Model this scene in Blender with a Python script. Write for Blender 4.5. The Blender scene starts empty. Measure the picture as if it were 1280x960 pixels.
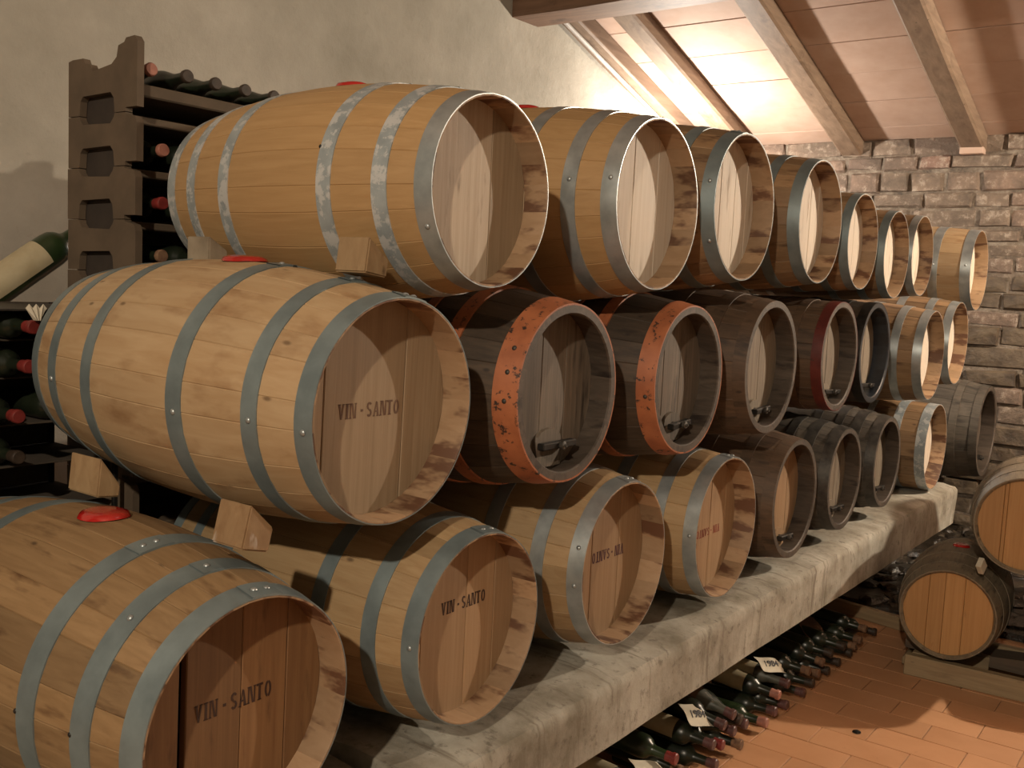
import bpy, bmesh, math, random
from math import sin, cos, pi, sqrt, radians
from mathutils import Vector, Matrix, noise

random.seed(7)
SC = bpy.context.scene
COL = SC.collection
H0 = 1.56                      # height of the camera above the floor (metres)

# ------------------------------------------------------------------ camera
cam_d = bpy.data.cameras.new('camera')
cam = bpy.data.objects.new('camera', cam_d)
COL.objects.link(cam)
cam_d.sensor_width = 36.0
cam_d.lens = 1244.03 / 1280 * 36
cam_d.clip_start = 0.02
RX = Vector((0.80320812, 0.59380796, 0.04742166))
RY = Vector((0.09685745, -0.05163548, -0.99395795))
RZ = Vector((-0.58777151, 0.80294824, -0.09898876))
m = Matrix.Identity(4)
for i in range(3):
    m[i][0], m[i][1], m[i][2] = RX[i], -RY[i], -RZ[i]
m.translation = Vector((1.28, 0.0, H0))
cam.matrix_world = m
SC.camera = cam

# ------------------------------------------------------------------ world, lights, exposure
w = bpy.data.worlds.new('world')
SC.world = w
w.use_nodes = True
w.node_tree.nodes['Background'].inputs[0].default_value = (1.0, 0.82, 0.62, 1)
w.node_tree.nodes['Background'].inputs[1].default_value = 0.004

def lamp(name, loc, power, color, r=0.03, kind='POINT', aim=None, spot=120, blend=.4):
    d = bpy.data.lights.new(name, kind)
    d.energy = power; d.color = color; d.shadow_soft_size = r
    o = bpy.data.objects.new(name, d); COL.objects.link(o)
    o.location = (loc[0], loc[1], loc[2] + H0)
    if kind == 'SPOT':
        d.spot_size = radians(spot); d.spot_blend = blend
    if aim:
        v = Vector(aim) - Vector(loc)
        o.rotation_euler = v.to_track_quat('-Z', 'Y').to_euler()
    return o
WARM = (1.0, 0.845, 0.655)
lamp('lamp_overhead', (1.62, -1.90, 1.66), 280, WARM, 0.045)
lamp('lamp_far', (2.2, 5.95, 1.12), 275, WARM, 0.03)
lamp('lamp_behind_casks', (-2.0, 6.35, 0.84), 72, (1.0, .91, .80), 0.03)

SC.view_settings.view_transform = 'Standard'
SC.view_settings.look = 'None'
SC.view_settings.exposure = 0.86
SC.view_settings.gamma = 1.0
SC.view_settings.use_curve_mapping = False

# ------------------------------------------------------------------ materials
def new_mat(name):
    mt = bpy.data.materials.new(name); mt.use_nodes = True
    nt = mt.node_tree
    b = nt.nodes['Principled BSDF']
    return mt, nt, b
def N(nt, t, **kw):
    n = nt.nodes.new(t)
    for k, v in kw.items(): setattr(n, k, v)
    return n
def coords(nt, scale, use_rand=True, rot=(0, 0, 0)):
    tc = N(nt, 'ShaderNodeTexCoord')
    mp = N(nt, 'ShaderNodeMapping')
    mp.inputs['Scale'].default_value = scale
    mp.inputs['Rotation'].default_value = rot
    if use_rand:
        oi = N(nt, 'ShaderNodeObjectInfo')
        mu = N(nt, 'ShaderNodeVectorMath', operation='MULTIPLY_ADD')
        nt.links.new(oi.outputs['Random'], mu.inputs[0])
        mu.inputs[1].default_value = (37.0, 61.0, 83.0)
        nt.links.new(tc.outputs['Object'], mu.inputs[2])
        nt.links.new(mu.outputs[0], mp.inputs['Vector'])
    else:
        nt.links.new(tc.outputs['Object'], mp.inputs['Vector'])
    return mp.outputs[0]
def noise_n(nt, vec, scale, detail=4, rough=.55, dist=0.0):
    n = N(nt, 'ShaderNodeTexNoise')
    n.inputs['Scale'].default_value = scale
    n.inputs['Detail'].default_value = detail
    n.inputs['Roughness'].default_value = rough
    n.inputs['Distortion'].default_value = dist
    nt.links.new(vec, n.inputs['Vector'])
    return n.outputs['Fac']
def ramp(nt, fac, stops):
    r = N(nt, 'ShaderNodeValToRGB')
    e = r.color_ramp.elements
    while len(e) < len(stops): e.new(0.5)
    for i, (p, c) in enumerate(stops):
        e[i].position = p
        e[i].color = (*c, 1) if len(c) == 3 else c
    nt.links.new(fac, r.inputs[0])
    return r.outputs[0]
def mixc(nt, fac, a, b, mode='MIX'):
    x = N(nt, 'ShaderNodeMix', data_type='RGBA', blend_type=mode)
    if isinstance(fac, (int, float)): x.inputs[0].default_value = fac
    else: nt.links.new(fac, x.inputs[0])
    for s, v in ((6, a), (7, b)):
        if isinstance(v, tuple): x.inputs[s].default_value = (*v, 1)
        else: nt.links.new(v, x.inputs[s])
    return x.outputs[2]
def bump(nt, b, fac, strength=.2, dist=.002):
    bp = N(nt, 'ShaderNodeBump')
    bp.inputs['Strength'].default_value = strength
    bp.inputs['Distance'].default_value = dist
    nt.links.new(fac, bp.inputs['Height'])
    nt.links.new(bp.outputs[0], b.inputs['Normal'])
def K(v, f): return tuple(min(1, c * f) for c in v)

def wood(name, c1, c2, stain, stain_lo=.62, stain_hi=.75, axis='X', var=.35, rough=.62, gs=(1.3, 22, 22), bs=.25, spots=True):
    mt, nt, b = new_mat(name)
    sc = {'X': gs, 'Z': (gs[1], gs[1], gs[0]), 'Y': (gs[1], gs[0], gs[1])}[axis]
    v = coords(nt, sc)
    g = noise_n(nt, v, 3.0, 6, .6, .6)
    col = ramp(nt, g, [(.30, c2), (.68, c1)])
    v2 = coords(nt, tuple(max(1, s / 5) for s in sc))
    s = noise_n(nt, v2, 5.0, 4, .6)
    sf = ramp(nt, s, [(stain_lo, (0, 0, 0)), (stain_hi, (1, 1, 1))])
    col = mixc(nt, sf, col, stain)
    if spots:
        v3 = coords(nt, (1, 2.2, 2.2) if axis == 'X' else (2.2, 2.2, 1))
        vo = N(nt, 'ShaderNodeTexVoronoi'); vo.inputs['Scale'].default_value = 6.5
        nt.links.new(v3, vo.inputs['Vector'])
        kf = ramp(nt, vo.outputs['Distance'], [(.035, (.75, .75, .75)), (.09, (0, 0, 0))])
        col = mixc(nt, kf, col, K(stain, .45))
    oi = N(nt, 'ShaderNodeObjectInfo')
    mr = N(nt, 'ShaderNodeMapRange')
    mr.inputs[3].default_value = 1 - var; mr.inputs[4].default_value = 1 + var * .25
    nt.links.new(oi.outputs['Random'], mr.inputs[0])
    hsv = N(nt, 'ShaderNodeHueSaturation')
    nt.links.new(mr.outputs[0], hsv.inputs['Value'])
    nt.links.new(col, hsv.inputs['Color'])
    nt.links.new(hsv.outputs[0], b.inputs['Base Color'])
    b.inputs['Roughness'].default_value = rough
    bump(nt, b, g, bs, .0015)
    return mt

def metal(name, c1, c2, rough=.38, metallic=.75, scale=18, spot=None):
    mt, nt, b = new_mat(name)
    v = coords(nt, (1, 1, 1))
    n1 = noise_n(nt, v, scale, 5, .6)
    col = ramp(nt, n1, [(.35, c2), (.65, c1)])
    if spot:
        n2 = noise_n(nt, v, spot[1], 5, .7)
        col = mixc(nt, ramp(nt, n2, [(spot[2], (0, 0, 0)), (spot[2] + .06, (1, 1, 1))]), col, spot[0])
    nt.links.new(col, b.inputs['Base Color'])
    b.inputs['Metallic'].default_value = metallic
    r = N(nt, 'ShaderNodeMapRange'); r.inputs[3].default_value = rough - .08; r.inputs[4].default_value = rough + .15
    nt.links.new(n1, r.inputs[0]); nt.links.new(r.outputs[0], b.inputs['Roughness'])
    bump(nt, b, n1, .12, .001)
    return mt

def plain(name, c, rough=.6, c2=None, scale=20, metallic=0, bs=.1, coat=0, rand=True, detail=4, bd=.002):
    mt, nt, b = new_mat(name)
    v = coords(nt, (1, 1, 1), rand)
    n1 = noise_n(nt, v, scale, detail, .6)
    col = ramp(nt, n1, [(.35, c2 or K(c, .75)), (.65, c)])
    nt.links.new(col, b.inputs['Base Color'])
    b.inputs['Roughness'].default_value = rough
    b.inputs['Metallic'].default_value = metallic
    b.inputs['Coat Weight'].default_value = coat
    if bs: bump(nt, b, n1, bs, bd)
    return mt

M = {}
M['stave_light'] = wood('oak_light', (.56, .385, .20), (.45, .285, .135), (.27, .15, .065), .63, .78, 'X', .26)
M['stave_gold'] = wood('oak_golden', (.56, .35, .155), (.47, .28, .115), (.30, .16, .06), .68, .8, 'X', .10, spots=False)
M['stave_pale'] = wood('oak_pale', (.62, .44, .25), (.50, .325, .165), (.34, .19, .085), .54, .74, 'X', .10, gs=(1.6, 12, 12), bs=.15)
M['head_cream'] = wood('head_board_cream', (.92, .81, .68), (.78, .65, .50), (.42, .30, .19), .60, .74, 'Z', .08, gs=(.8, 30, 30), bs=.3, spots=False)
M['head_honey'] = wood('head_board_honey', (.68, .37, .14), (.56, .285, .095), (.22, .09, .035), .64, .8, 'Z', .22, gs=(.8, 24, 24), spots=False)
M['stave_small'] = wood('oak_small_cask', (.33, .265, .175), (.22, .17, .115), (.07, .055, .04), .56, .72, 'X', .25, rough=.6)
M['stave_brown'] = wood('oak_brown', (.46, .29, .15), (.34, .195, .09), (.15, .075, .035), .56, .70, 'X', .40)
M['stave_dark'] = wood('oak_dark', (.11, .073, .045), (.055, .036, .022), (.03, .018, .011), .55, .75, 'X', .35, rough=.6)
M['stave_grey'] = wood('oak_weathered', (.15, .125, .095), (.085, .07, .052), (.035, .028, .02), .52, .70, 'X', .35, rough=.7)
M['stave_umber'] = wood('oak_umber', (.17, .10, .055), (.09, .052, .028), (.04, .022, .012), .55, .72, 'X', .3)
M['chime_light'] = wood('chime_stained', (.52, .345, .20), (.42, .26, .14), (.17, .075, .035), .50, .585, 'X', .35, gs=(5, 12, 12), spots=False)
M['chime_dark'] = wood('chime_dark', (.13, .10, .075), (.07, .05, .036), (.03, .02, .015), .55, .7, 'X', .3, spots=False)
M['chime_blue'] = plain('chime_blue_black', (.035, .045, .06), .4, (.015, .018, .024), 12)
M['head_light'] = wood('head_board_light', (.47, .34, .21), (.36, .245, .14), (.30, .16, .07), .66, .8, 'Z', .22, gs=(.8, 26, 26), spots=False)
M['head_pale'] = wood('head_board_pale', (.70, .56, .41), (.52, .39, .26), (.26, .17, .10), .62, .76, 'Z', .12, gs=(.8, 30, 30), bs=.5, spots=False)
M['head_amber'] = wood('head_board_amber', (.34, .18, .075), (.24, .115, .045), (.09, .038, .016), .60, .78, 'Z', .35, gs=(.8, 24, 24), spots=False)  # amber wood; the dim light on the near bottom head is in the colour
M['head_tan'] = wood('head_board_tan', (.50, .325, .18), (.40, .24, .12), (.22, .10, .05), .68, .8, 'Z', .22, gs=(.8, 24, 24), spots=False)
M['head_grey'] = wood('head_board_grey', (.24, .185, .135), (.13, .098, .07), (.05, .035, .025), .56, .72, 'Z', .25, gs=(.7, 34, 34), bs=.5, spots=False)
M['head_greyer'] = wood('head_board_weathered', (.36, .29, .21), (.23, .175, .12), (.10, .07, .05), .6, .76, 'Z', .2, gs=(.7, 34, 34), bs=.5, spots=False)
M['galv'] = metal('galvanised_steel', (.60, .65, .66), (.42, .47, .48), .34, .62, 14)
M['galv_white'] = metal('galvanised_white_bloom', (.50, .56, .58), (.36, .41, .43), .48, .3, 14, ((.70, .72, .72), 26, .50))
M['galv_blue'] = metal('galvanised_blue_grey', (.31, .385, .40), (.21, .265, .28), .42, .4, 9)
M['iron'] = metal('black_iron', (.05, .045, .04), (.02, .018, .016), .45, .6, 30)
M['iron_grey'] = metal('old_iron', (.11, .10, .085), (.05, .045, .04), .5, .5, 30)
M['orange'] = metal('orange_paint_chipped', (.56, .19, .075), (.40, .125, .05), .5, 0, 14, ((.045, .025, .018), 42, .57))
M['red_paint'] = metal('dark_red_paint', (.17, .026, .018), (.10, .016, .012), .42, 0, 16, ((.04, .02, .015), 40, .62))
M['wax'] = plain('red_sealing_wax', (.62, .025, .02), .18, (.45, .015, .012), 14, coat=.6, bs=.25)
M['ink_black'] = plain('stencil_ink', (.055, .022, .012), .8, bs=0)
M['ink_faded'] = plain('stencil_ink_faded', (.20, .115, .07), .8, (.13, .06, .035), 60, bs=0)
M['ink_purple'] = plain('stencil_ink_purple', (.11, .035, .045), .8, bs=0)
M['ink_red'] = plain('stencil_ink_red', (.36, .085, .05), .8, bs=0)
M['wedge'] = wood('wedge_wood', (.50, .34, .18), (.38, .24, .12), (.25, .13, .06), .58, .72, 'Z', .2, gs=(6, 14, 14), bs=.6)
M['wedge_chalk'] = wood('wedge_wood_chalky', (.48, .31, .16), (.36, .21, .10), (.78, .70, .62), .60, .66, 'Z', .2, gs=(6, 14, 14), bs=.6, spots=False)
M['wedge_clear'] = plain('wedge_grey_wood', (.40, .33, .24), .45, (.25, .2, .14), 12)
M['glass'] = plain('bottle_glass', (.022, .030, .016), .34, (.012, .016, .010), 7, coat=.06, bs=.03)
M['glass_dusty'] = plain('bottle_glass_dusty', (.17, .17, .135), .5, (.018, .024, .014), 9, bs=.1)
M['glass_green'] = plain('bottle_glass_green', (.03, .055, .018), .32, (.012, .024, .010), 8, coat=.06, bs=.03)
M['label'] = plain('aged_label', (.60, .52, .34), .7, (.48, .40, .24), 12)
M['label_brown'] = plain('stained_label', (.22, .12, .07), .8, (.14, .075, .04), 10)
M['cap_purple'] = plain('capsule_purple', (.16, .07, .065), .45, (.10, .045, .04), 30)
M['cap_red'] = plain('capsule_red', (.30, .04, .035), .42, (.18, .025, .02), 30)
M['cap_cork'] = plain('cork', (.30, .17, .09), .8, (.18, .09, .05), 60)
M['cap_pink'] = plain('wax_pink', (.50, .22, .16), .5, (.36, .14, .10), 30)
M['cap_dark'] = plain('capsule_dark', (.07, .045, .03), .5, (.035, .024, .016), 40)
M['paper'] = plain('tag_paper', (.80, .74, .60), .8, (.72, .65, .50), 20)
M['pen'] = plain('pen_ink', (.02, .02, .03), .7, bs=0)
M['card_brown'] = plain('brown_card', (.20, .10, .055), .8)
M['deck_hole_dark'] = plain('deck_hole_dark', (.05, .035, .025), .9)  # roof deck, and the sheet painted as shade behind the rack holes
M['pallet'] = wood('pallet_pine', (.50, .37, .21), (.38, .27, .15), (.25, .16, .09), .62, .8, 'X', .2, bs=.2)
M['pallet_dark'] = wood('block_dark', (.16, .12, .08), (.09, .065, .045), (.05, .03, .02), .6, .8, 'X', .3)
M['beam'] = wood('beam_wood', (.34, .19, .115), (.20, .105, .06), (.10, .05, .03), .58, .74, 'X', .1, gs=(.8, 9, 9), bs=.6)
M['rafter'] = wood('rafter_wood', (.36, .25, .17), (.23, .15, .10), (.13, .08, .055), .6, .78, 'Y', .15, gs=(.8, 9, 9), bs=.7)
M['tavella'] = plain('terracotta_ceiling', (.74, .53, .42), .75, (.66, .45, .34), 5, bs=.12)
M['trim_white'] = plain('white_conduit', (.70, .66, .62), .5, bs=0)
M['tile'] = None

def mat_tile(name, c1, c2, c3, var):
    mt, nt, b = new_mat(name)
    v = coords(nt, (1, 1, 1))
    n1 = noise_n(nt, v, 6, 5, .6)
    col = ramp(nt, n1, [(.3, c2), (.7, c1)])
    n2 = noise_n(nt, v, 22, 4, .7)
    col = mixc(nt, ramp(nt, n2, [(.66, (0, 0, 0)), (.76, (.8, .8, .8))]), col, c3)
    oi = N(nt, 'ShaderNodeObjectInfo')
    mr = N(nt, 'ShaderNodeMapRange'); mr.inputs[3].default_value = 1 - var; mr.inputs[4].default_value = 1 + var * .4
    nt.links.new(oi.outputs['Random'], mr.inputs[0])
    hsv = N(nt, 'ShaderNodeHueSaturation'); nt.links.new(mr.outputs[0], hsv.inputs['Value']); nt.links.new(col, hsv.inputs['Color'])
    nt.links.new(hsv.outputs[0], b.inputs['Base Color'])
    b.inputs['Roughness'].default_value = .5
    bump(nt, b, n2, .12, .002)
    return mt
M['tile'] = mat_tile('cotto_tile', (.74, .39, .20), (.65, .325, .155), (.42, .20, .10), .08)
M['grout'] = plain('floor_grout', (.58, .37, .23), .9)

def mat_brick():
    mt, nt, b = new_mat('old_brick')
    v = coords(nt, (1, 1, 1))
    n1 = noise_n(nt, v, 7, 8, .7)
    oi = N(nt, 'ShaderNodeObjectInfo')
    hue = ramp(nt, oi.outputs['Random'], [(0, (.26, .19, .14)), (.3, (.33, .24, .175)), (.55, (.40, .27, .20)), (.8, (.23, .17, .13)), (1, (.40, .23, .175))])
    col = mixc(nt, ramp(nt, n1, [(.35, (.75, .75, .75)), (.62, (0, 0, 0))]), hue, (.10, .075, .055))
    n2 = noise_n(nt, v, 14, 7, .75)
    col = mixc(nt, ramp(nt, n2, [(.53, (0, 0, 0)), (.66, (.85, .85, .85))]), col, (.58, .49, .40))
    nt.links.new(col, b.inputs['Base Color'])
    b.inputs['Roughness'].default_value = .72
    bump(nt, b, n2, 1.0, .02)
    return mt
M['brick'] = mat_brick()
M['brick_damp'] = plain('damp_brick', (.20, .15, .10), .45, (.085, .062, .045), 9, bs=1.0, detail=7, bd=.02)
def mat_mortar():
    mt, nt, b = new_mat('lime_mortar')
    v = coords(nt, (1, 1, 1), False)
    n1 = noise_n(nt, v, 9, 8, .75)
    col = ramp(nt, n1, [(.3, (.06, .045, .035)), (.5, (.26, .2, .15)), (.72, (.50, .43, .35))])
    nt.links.new(col, b.inputs['Base Color']); b.inputs['Roughness'].default_value = .8
    bump(nt, b, n1, 1.0, .03)
    return mt
M['mortar'] = mat_mortar()
def mat_rubble():
    mt, nt, b = new_mat('wet_dark_stone')
    v = coords(nt, (1, 1, 1))
    n1 = noise_n(nt, v, 9, 7, .7)
    col = ramp(nt, n1, [(.4, (.012, .010, .008)), (.62, (.06, .045, .03)), (.75, (.35, .30, .24))])
    nt.links.new(col, b.inputs['Base Color']); b.inputs['Roughness'].default_value = .25
    bump(nt, b, n1, .8, .02)
    return mt
M['rubble'] = mat_rubble()
def mat_plaster():
    mt, nt, b = new_mat('rough_plaster')
    v = coords(nt, (1, 1, 1), False)
    n1 = noise_n(nt, v, 1.3, 8, .62)
    n2 = noise_n(nt, v, 13, 8, .7)
    col = ramp(nt, n1, [(.3, (.42, .39, .32)), (.5, (.55, .51, .43)), (.7, (.70, .65, .56))])
    col = mixc(nt, ramp(nt, n2, [(.60, (0, 0, 0)), (.80, (.35, .35, .35))]), col, (.24, .20, .15))
    nt.links.new(col, b.inputs['Base Color']); b.inputs['Roughness'].default_value = .9
    bump(nt, b, n2, .55, .012)
    return mt
M['plaster'] = mat_plaster()
def mat_concrete():
    mt, nt, b = new_mat('limewashed_concrete')
    v = coords(nt, (1, 1, 1), False)
    n1 = noise_n(nt, v, 4, 8, .65)
    n2 = noise_n(nt, v, 28, 6, .7)
    vs = coords(nt, (1, 9, .8), False)
    n3 = noise_n(nt, vs, 3.0, 6, .65)
    col = ramp(nt, n1, [(.36, (.24, .21, .155)), (.5, (.42, .39, .32)), (.64, (.58, .55, .47))])
    col = mixc(nt, ramp(nt, n3, [(.55, (0, 0, 0)), (.68, (.75, .75, .75))]), col, (.17, .135, .095))
    col = mixc(nt, ramp(nt, n2, [(.56, (0, 0, 0)), (.68, (.7, .7, .7))]), col, (.13, .105, .08))
    nt.links.new(col, b.inputs['Base Color']); b.inputs['Roughness'].default_value = .85
    bump(nt, b, n2, .5, .006)
    return mt
M['concrete'] = mat_concrete()
M['rack'] = plain('rack_clay', (.15, .105, .066), .85, (.11, .077, .048), 9, bs=.2)
M['rack_dark'] = plain('rack_shelf', (.09, .065, .042), .9, (.05, .036, .024), 9)

M['stave_amber'] = wood('oak_amber', (.42, .265, .125), (.31, .185, .08), (.16, .08, .03), .57, .72, 'X', .42)  # amber oak, darkened further for the weak light on the near bottom barrel
ALB = .64                                   # all base colours darkened to cut bounced light and deepen the shade
for _m in M.values():
    _nt = _m.node_tree; _b = _nt.nodes['Principled BSDF']
    _l = _b.inputs['Base Color'].links
    if _l:
        _src = _l[0].from_socket
        _nt.links.new(mixc(_nt, 1.0, _src, (ALB, ALB, ALB), 'MULTIPLY'), _b.inputs['Base Color'])

# ------------------------------------------------------------------ helpers
def mesh_from(name, verts, faces, mats, midx=None, smooth=None, sharp=None):
    me = bpy.data.meshes.new(name)
    me.from_pydata([tuple(v) for v in verts], [], faces)
    for mt in mats: me.materials.append(mt)
    if midx:
        me.polygons.foreach_set('material_index', midx)
    if smooth is not None:
        me.polygons.foreach_set('use_smooth', [smooth] * len(me.polygons))
    me.update()
    if smooth and sharp: me.set_sharp_from_angle(angle=radians(sharp))
    return me
def link(name, me, parent=None, loc=None, rot=None, scale=None):
    o = bpy.data.objects.new(name, me)
    COL.objects.link(o)
    if parent: o.parent = parent
    if loc: o.location = loc
    if rot: o.rotation_euler = rot
    if scale: o.scale = scale
    return o
def thing(name, label, cat, loc=(0, 0, 0), group=None, rot=None, me=None):
    o = link(name, me, None, loc, rot)
    o['label'] = label; o['category'] = cat
    if group: o['group'] = group
    return o
def structure(o): o['kind'] = 'structure'; return o

class MB:
    def __init__(s): s.v = []; s.f = []; s.mi = []
    def add(s, vs, fs, mi=0, mat=None):
        k = len(s.v)
        s.v += [mat @ Vector(v) if mat else Vector(v) for v in vs]
        s.f += [tuple(i + k for i in f) for f in fs]; s.mi += [mi] * len(fs)
    def box(s, lo, hi, mi=0, jit=0, mat=None):
        vs = [(x, y, z) for x in (lo[0], hi[0]) for y in (lo[1], hi[1]) for z in (lo[2], hi[2])]
        if jit: vs = [tuple(c + random.uniform(-jit, jit) for c in v) for v in vs]
        s.add(vs, [(0, 1, 3, 2), (4, 6, 7, 5), (0, 4, 5, 1), (2, 3, 7, 6), (0, 2, 6, 4), (1, 5, 7, 3)], mi, mat)
    def bbox(s, lo, hi, b=.004, mi=0, jit=0, mat=None):
        """chamfered box (24 verts, 26 faces)"""
        vs = []; idx = {}
        for a, sx in enumerate((0, 1)):
            for c, sy in enumerate((0, 1)):
                for d, sz in enumerate((0, 1)):
                    p = [(lo, hi)[sx][0], (lo, hi)[sy][1], (lo, hi)[sz][2]]
                    j = [random.uniform(-jit, jit) for _ in range(3)]
                    sg = (1 - 2 * sx, 1 - 2 * sy, 1 - 2 * sz)
                    for ax in range(3):
                        q = [p[t] + j[t] + (0 if t == ax else sg[t] * b) for t in range(3)]
                        idx[(sx, sy, sz, ax)] = len(vs); vs.append(tuple(q))
        fs = []
        I = lambda x, y, z, a: idx[(x, y, z, a)]
        for e in (0, 1):
            f = [I(e, 0, 0, 0), I(e, 1, 0, 0), I(e, 1, 1, 0), I(e, 0, 1, 0)]; fs.append(tuple(f if e else f[::-1]))
            f = [I(0, e, 0, 1), I(0, e, 1, 1), I(1, e, 1, 1), I(1, e, 0, 1)]; fs.append(tuple(f if e else f[::-1]))
            f = [I(0, 0, e, 2), I(1, 0, e, 2), I(1, 1, e, 2), I(0, 1, e, 2)]; fs.append(tuple(f if e else f[::-1]))
        for a in (0, 1):
            for c in (0, 1):
                fl = (a ^ c)
                f = [I(a, c, 0, 0), I(a, c, 1, 0), I(a, c, 1, 1), I(a, c, 0, 1)]; fs.append(tuple(f[::-1] if fl else f))
                f = [I(a, 0, c, 2), I(a, 1, c, 2), I(a, 1, c, 0), I(a, 0, c, 0)]; fs.append(tuple(f[::-1] if fl else f))
                f = [I(0, a, c, 1), I(1, a, c, 1), I(1, a, c, 2), I(0, a, c, 2)]; fs.append(tuple(f[::-1] if fl else f))
                for d in (0, 1):
                    f = [I(a, c, d, 0), I(a, c, d, 1), I(a, c, d, 2)]; fs.append(tuple(f))
        s.add(vs, fs, mi, mat)
    def build(s, name, mats, parent=None, smooth=False, sharp=None, loc=None, rot=None):
        me = mesh_from(name, s.v, s.f, mats, s.mi, smooth, sharp)
        bm = bmesh.new(); bm.from_mesh(me); bmesh.ops.recalc_face_normals(bm, faces=bm.faces); bm.to_mesh(me); bm.free()
        if smooth and sharp: me.set_sharp_from_angle(angle=radians(sharp))
        return link(name, me, parent, loc, rot)
def fixn(me):
    bm = bmesh.new(); bm.from_mesh(me); bmesh.ops.recalc_face_normals(bm, faces=bm.faces); bm.to_mesh(me); bm.free()
    return me
def lathe(name, prof, seg, mats, axis='X', smooth=True, sharp=35, midx=None, a0=0, a1=2 * pi, close=True):
    """prof: list of (s, r) along the axis"""
    full = abs(a1 - a0 - 2 * pi) < 1e-6
    n = seg if full else seg + 1
    vs = []; fs = []; mi = []
    for (s_, r) in prof:
        for k in range(n):
            a = a0 + (a1 - a0) * k / seg
            p = (s_, r * sin(a), r * cos(a))
            vs.append(p if axis == 'X' else (p[1], p[2], p[0]))
    for i in range(len(prof) - 1):
        for k in range(seg):
            k2 = (k + 1) % n
            fs.append((i * n + k, i * n + k2, (i + 1) * n + k2, (i + 1) * n + k)); mi.append(midx[i] if midx else 0)
    if close and full:
        for e in (0, len(prof) - 1):
            if prof[e][1] > 1e-5:
                fs.append(tuple(e * n + k for k in range(n))); mi.append(midx[min(e, len(midx) - 1)] if midx else 0)
    me = mesh_from(name, vs, fs, mats, mi, smooth, None)
    fixn(me)
    if smooth: me.set_sharp_from_angle(angle=radians(sharp))
    return me

# ------------------------------------------------------------------ setting: floor
FLOOR = structure(link('floor', None)); FLOOR['label'] = 'terracotta tiled cellar floor'
mb = MB(); mb.box((-2.4, -2.5, -.06), (3.4, 7.4, -.006)); mb.build('screed', [M['grout']], FLOOR)
TX, TY = .31, .152
tile_me = []
for k in range(4):
    t = MB(); t.bbox((-TX / 2 + .0018, -TY / 2 + .0018, -.008), (TX / 2 - .0018, TY / 2 - .0018, 0), .0012, jit=.0005)
    o = t.build('floor_tile', [M['tile']]); tile_me.append(o.data); bpy.data.objects.remove(o)
rest = MB()
j = 0
y = -2.46
tiles = []
while y < 7.35:
    x = -2.4 + (TX / 2 if j % 2 else 0) + .09
    while x < 3.3:
        tiles.append((x, y)); x += TX
    y += TY; j += 1
ft = sorted(tiles, key=lambda t: (t[0] - .55) ** 2 * 1.8 + (t[1] - 3.75) ** 2)
near = set(ft[:290])
for (x, y) in tiles:
    if (x, y) in near:
        o = link('floor_tile', random.choice(tile_me), FLOOR, (x, y, random.uniform(-.0008, .0008)), (0, 0, random.choice((0, pi)) + random.uniform(-.006, .006)))
    else:
        rest.box((x - TX / 2 + .003, y - TY / 2 + .003, -.008), (x + TX / 2 - .003, y + TY / 2 - .003, -.0005))
o = rest.build('floor_tiles_beyond', [M['tile']], FLOOR); o['kind'] = 'stuff'

# ------------------------------------------------------------------ setting: walls
def zc(y): return H0 + 1.161 - .3 * (y - 7.4)        # ceiling height over y
wl = MB()
ny, nz = 60, 30
for (nm) in ('wall_left',):
    vs = []; fs = []
    for i in range(ny + 1):
        yy = -2.5 + 9.9 * i / ny
        for k in range(nz + 1):
            zz = (zc(yy) + .1) * k / nz
            vs.append((-2.4 + .03 * noise.noise(Vector((yy * 1.3, zz * 1.3, 3))), yy, zz))
    for i in range(ny):
        for k in range(nz):
            a = i * (nz + 1) + k
            fs.append((a, a + nz + 1, a + nz + 2, a + 1))
    k0 = len(vs)
    vs += [(-2.65, -2.5, 0), (-2.65, 7.4, 0), (-2.65, 7.4, zc(7.4) + .1), (-2.65, -2.5, zc(-2.5) + .1)]
    fs.append((k0, k0 + 3, k0 + 2, k0 + 1))
    me = mesh_from('wall_left', vs, fs, [M['plaster']], None, True)
    structure(link('wall_left', me))
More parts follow.
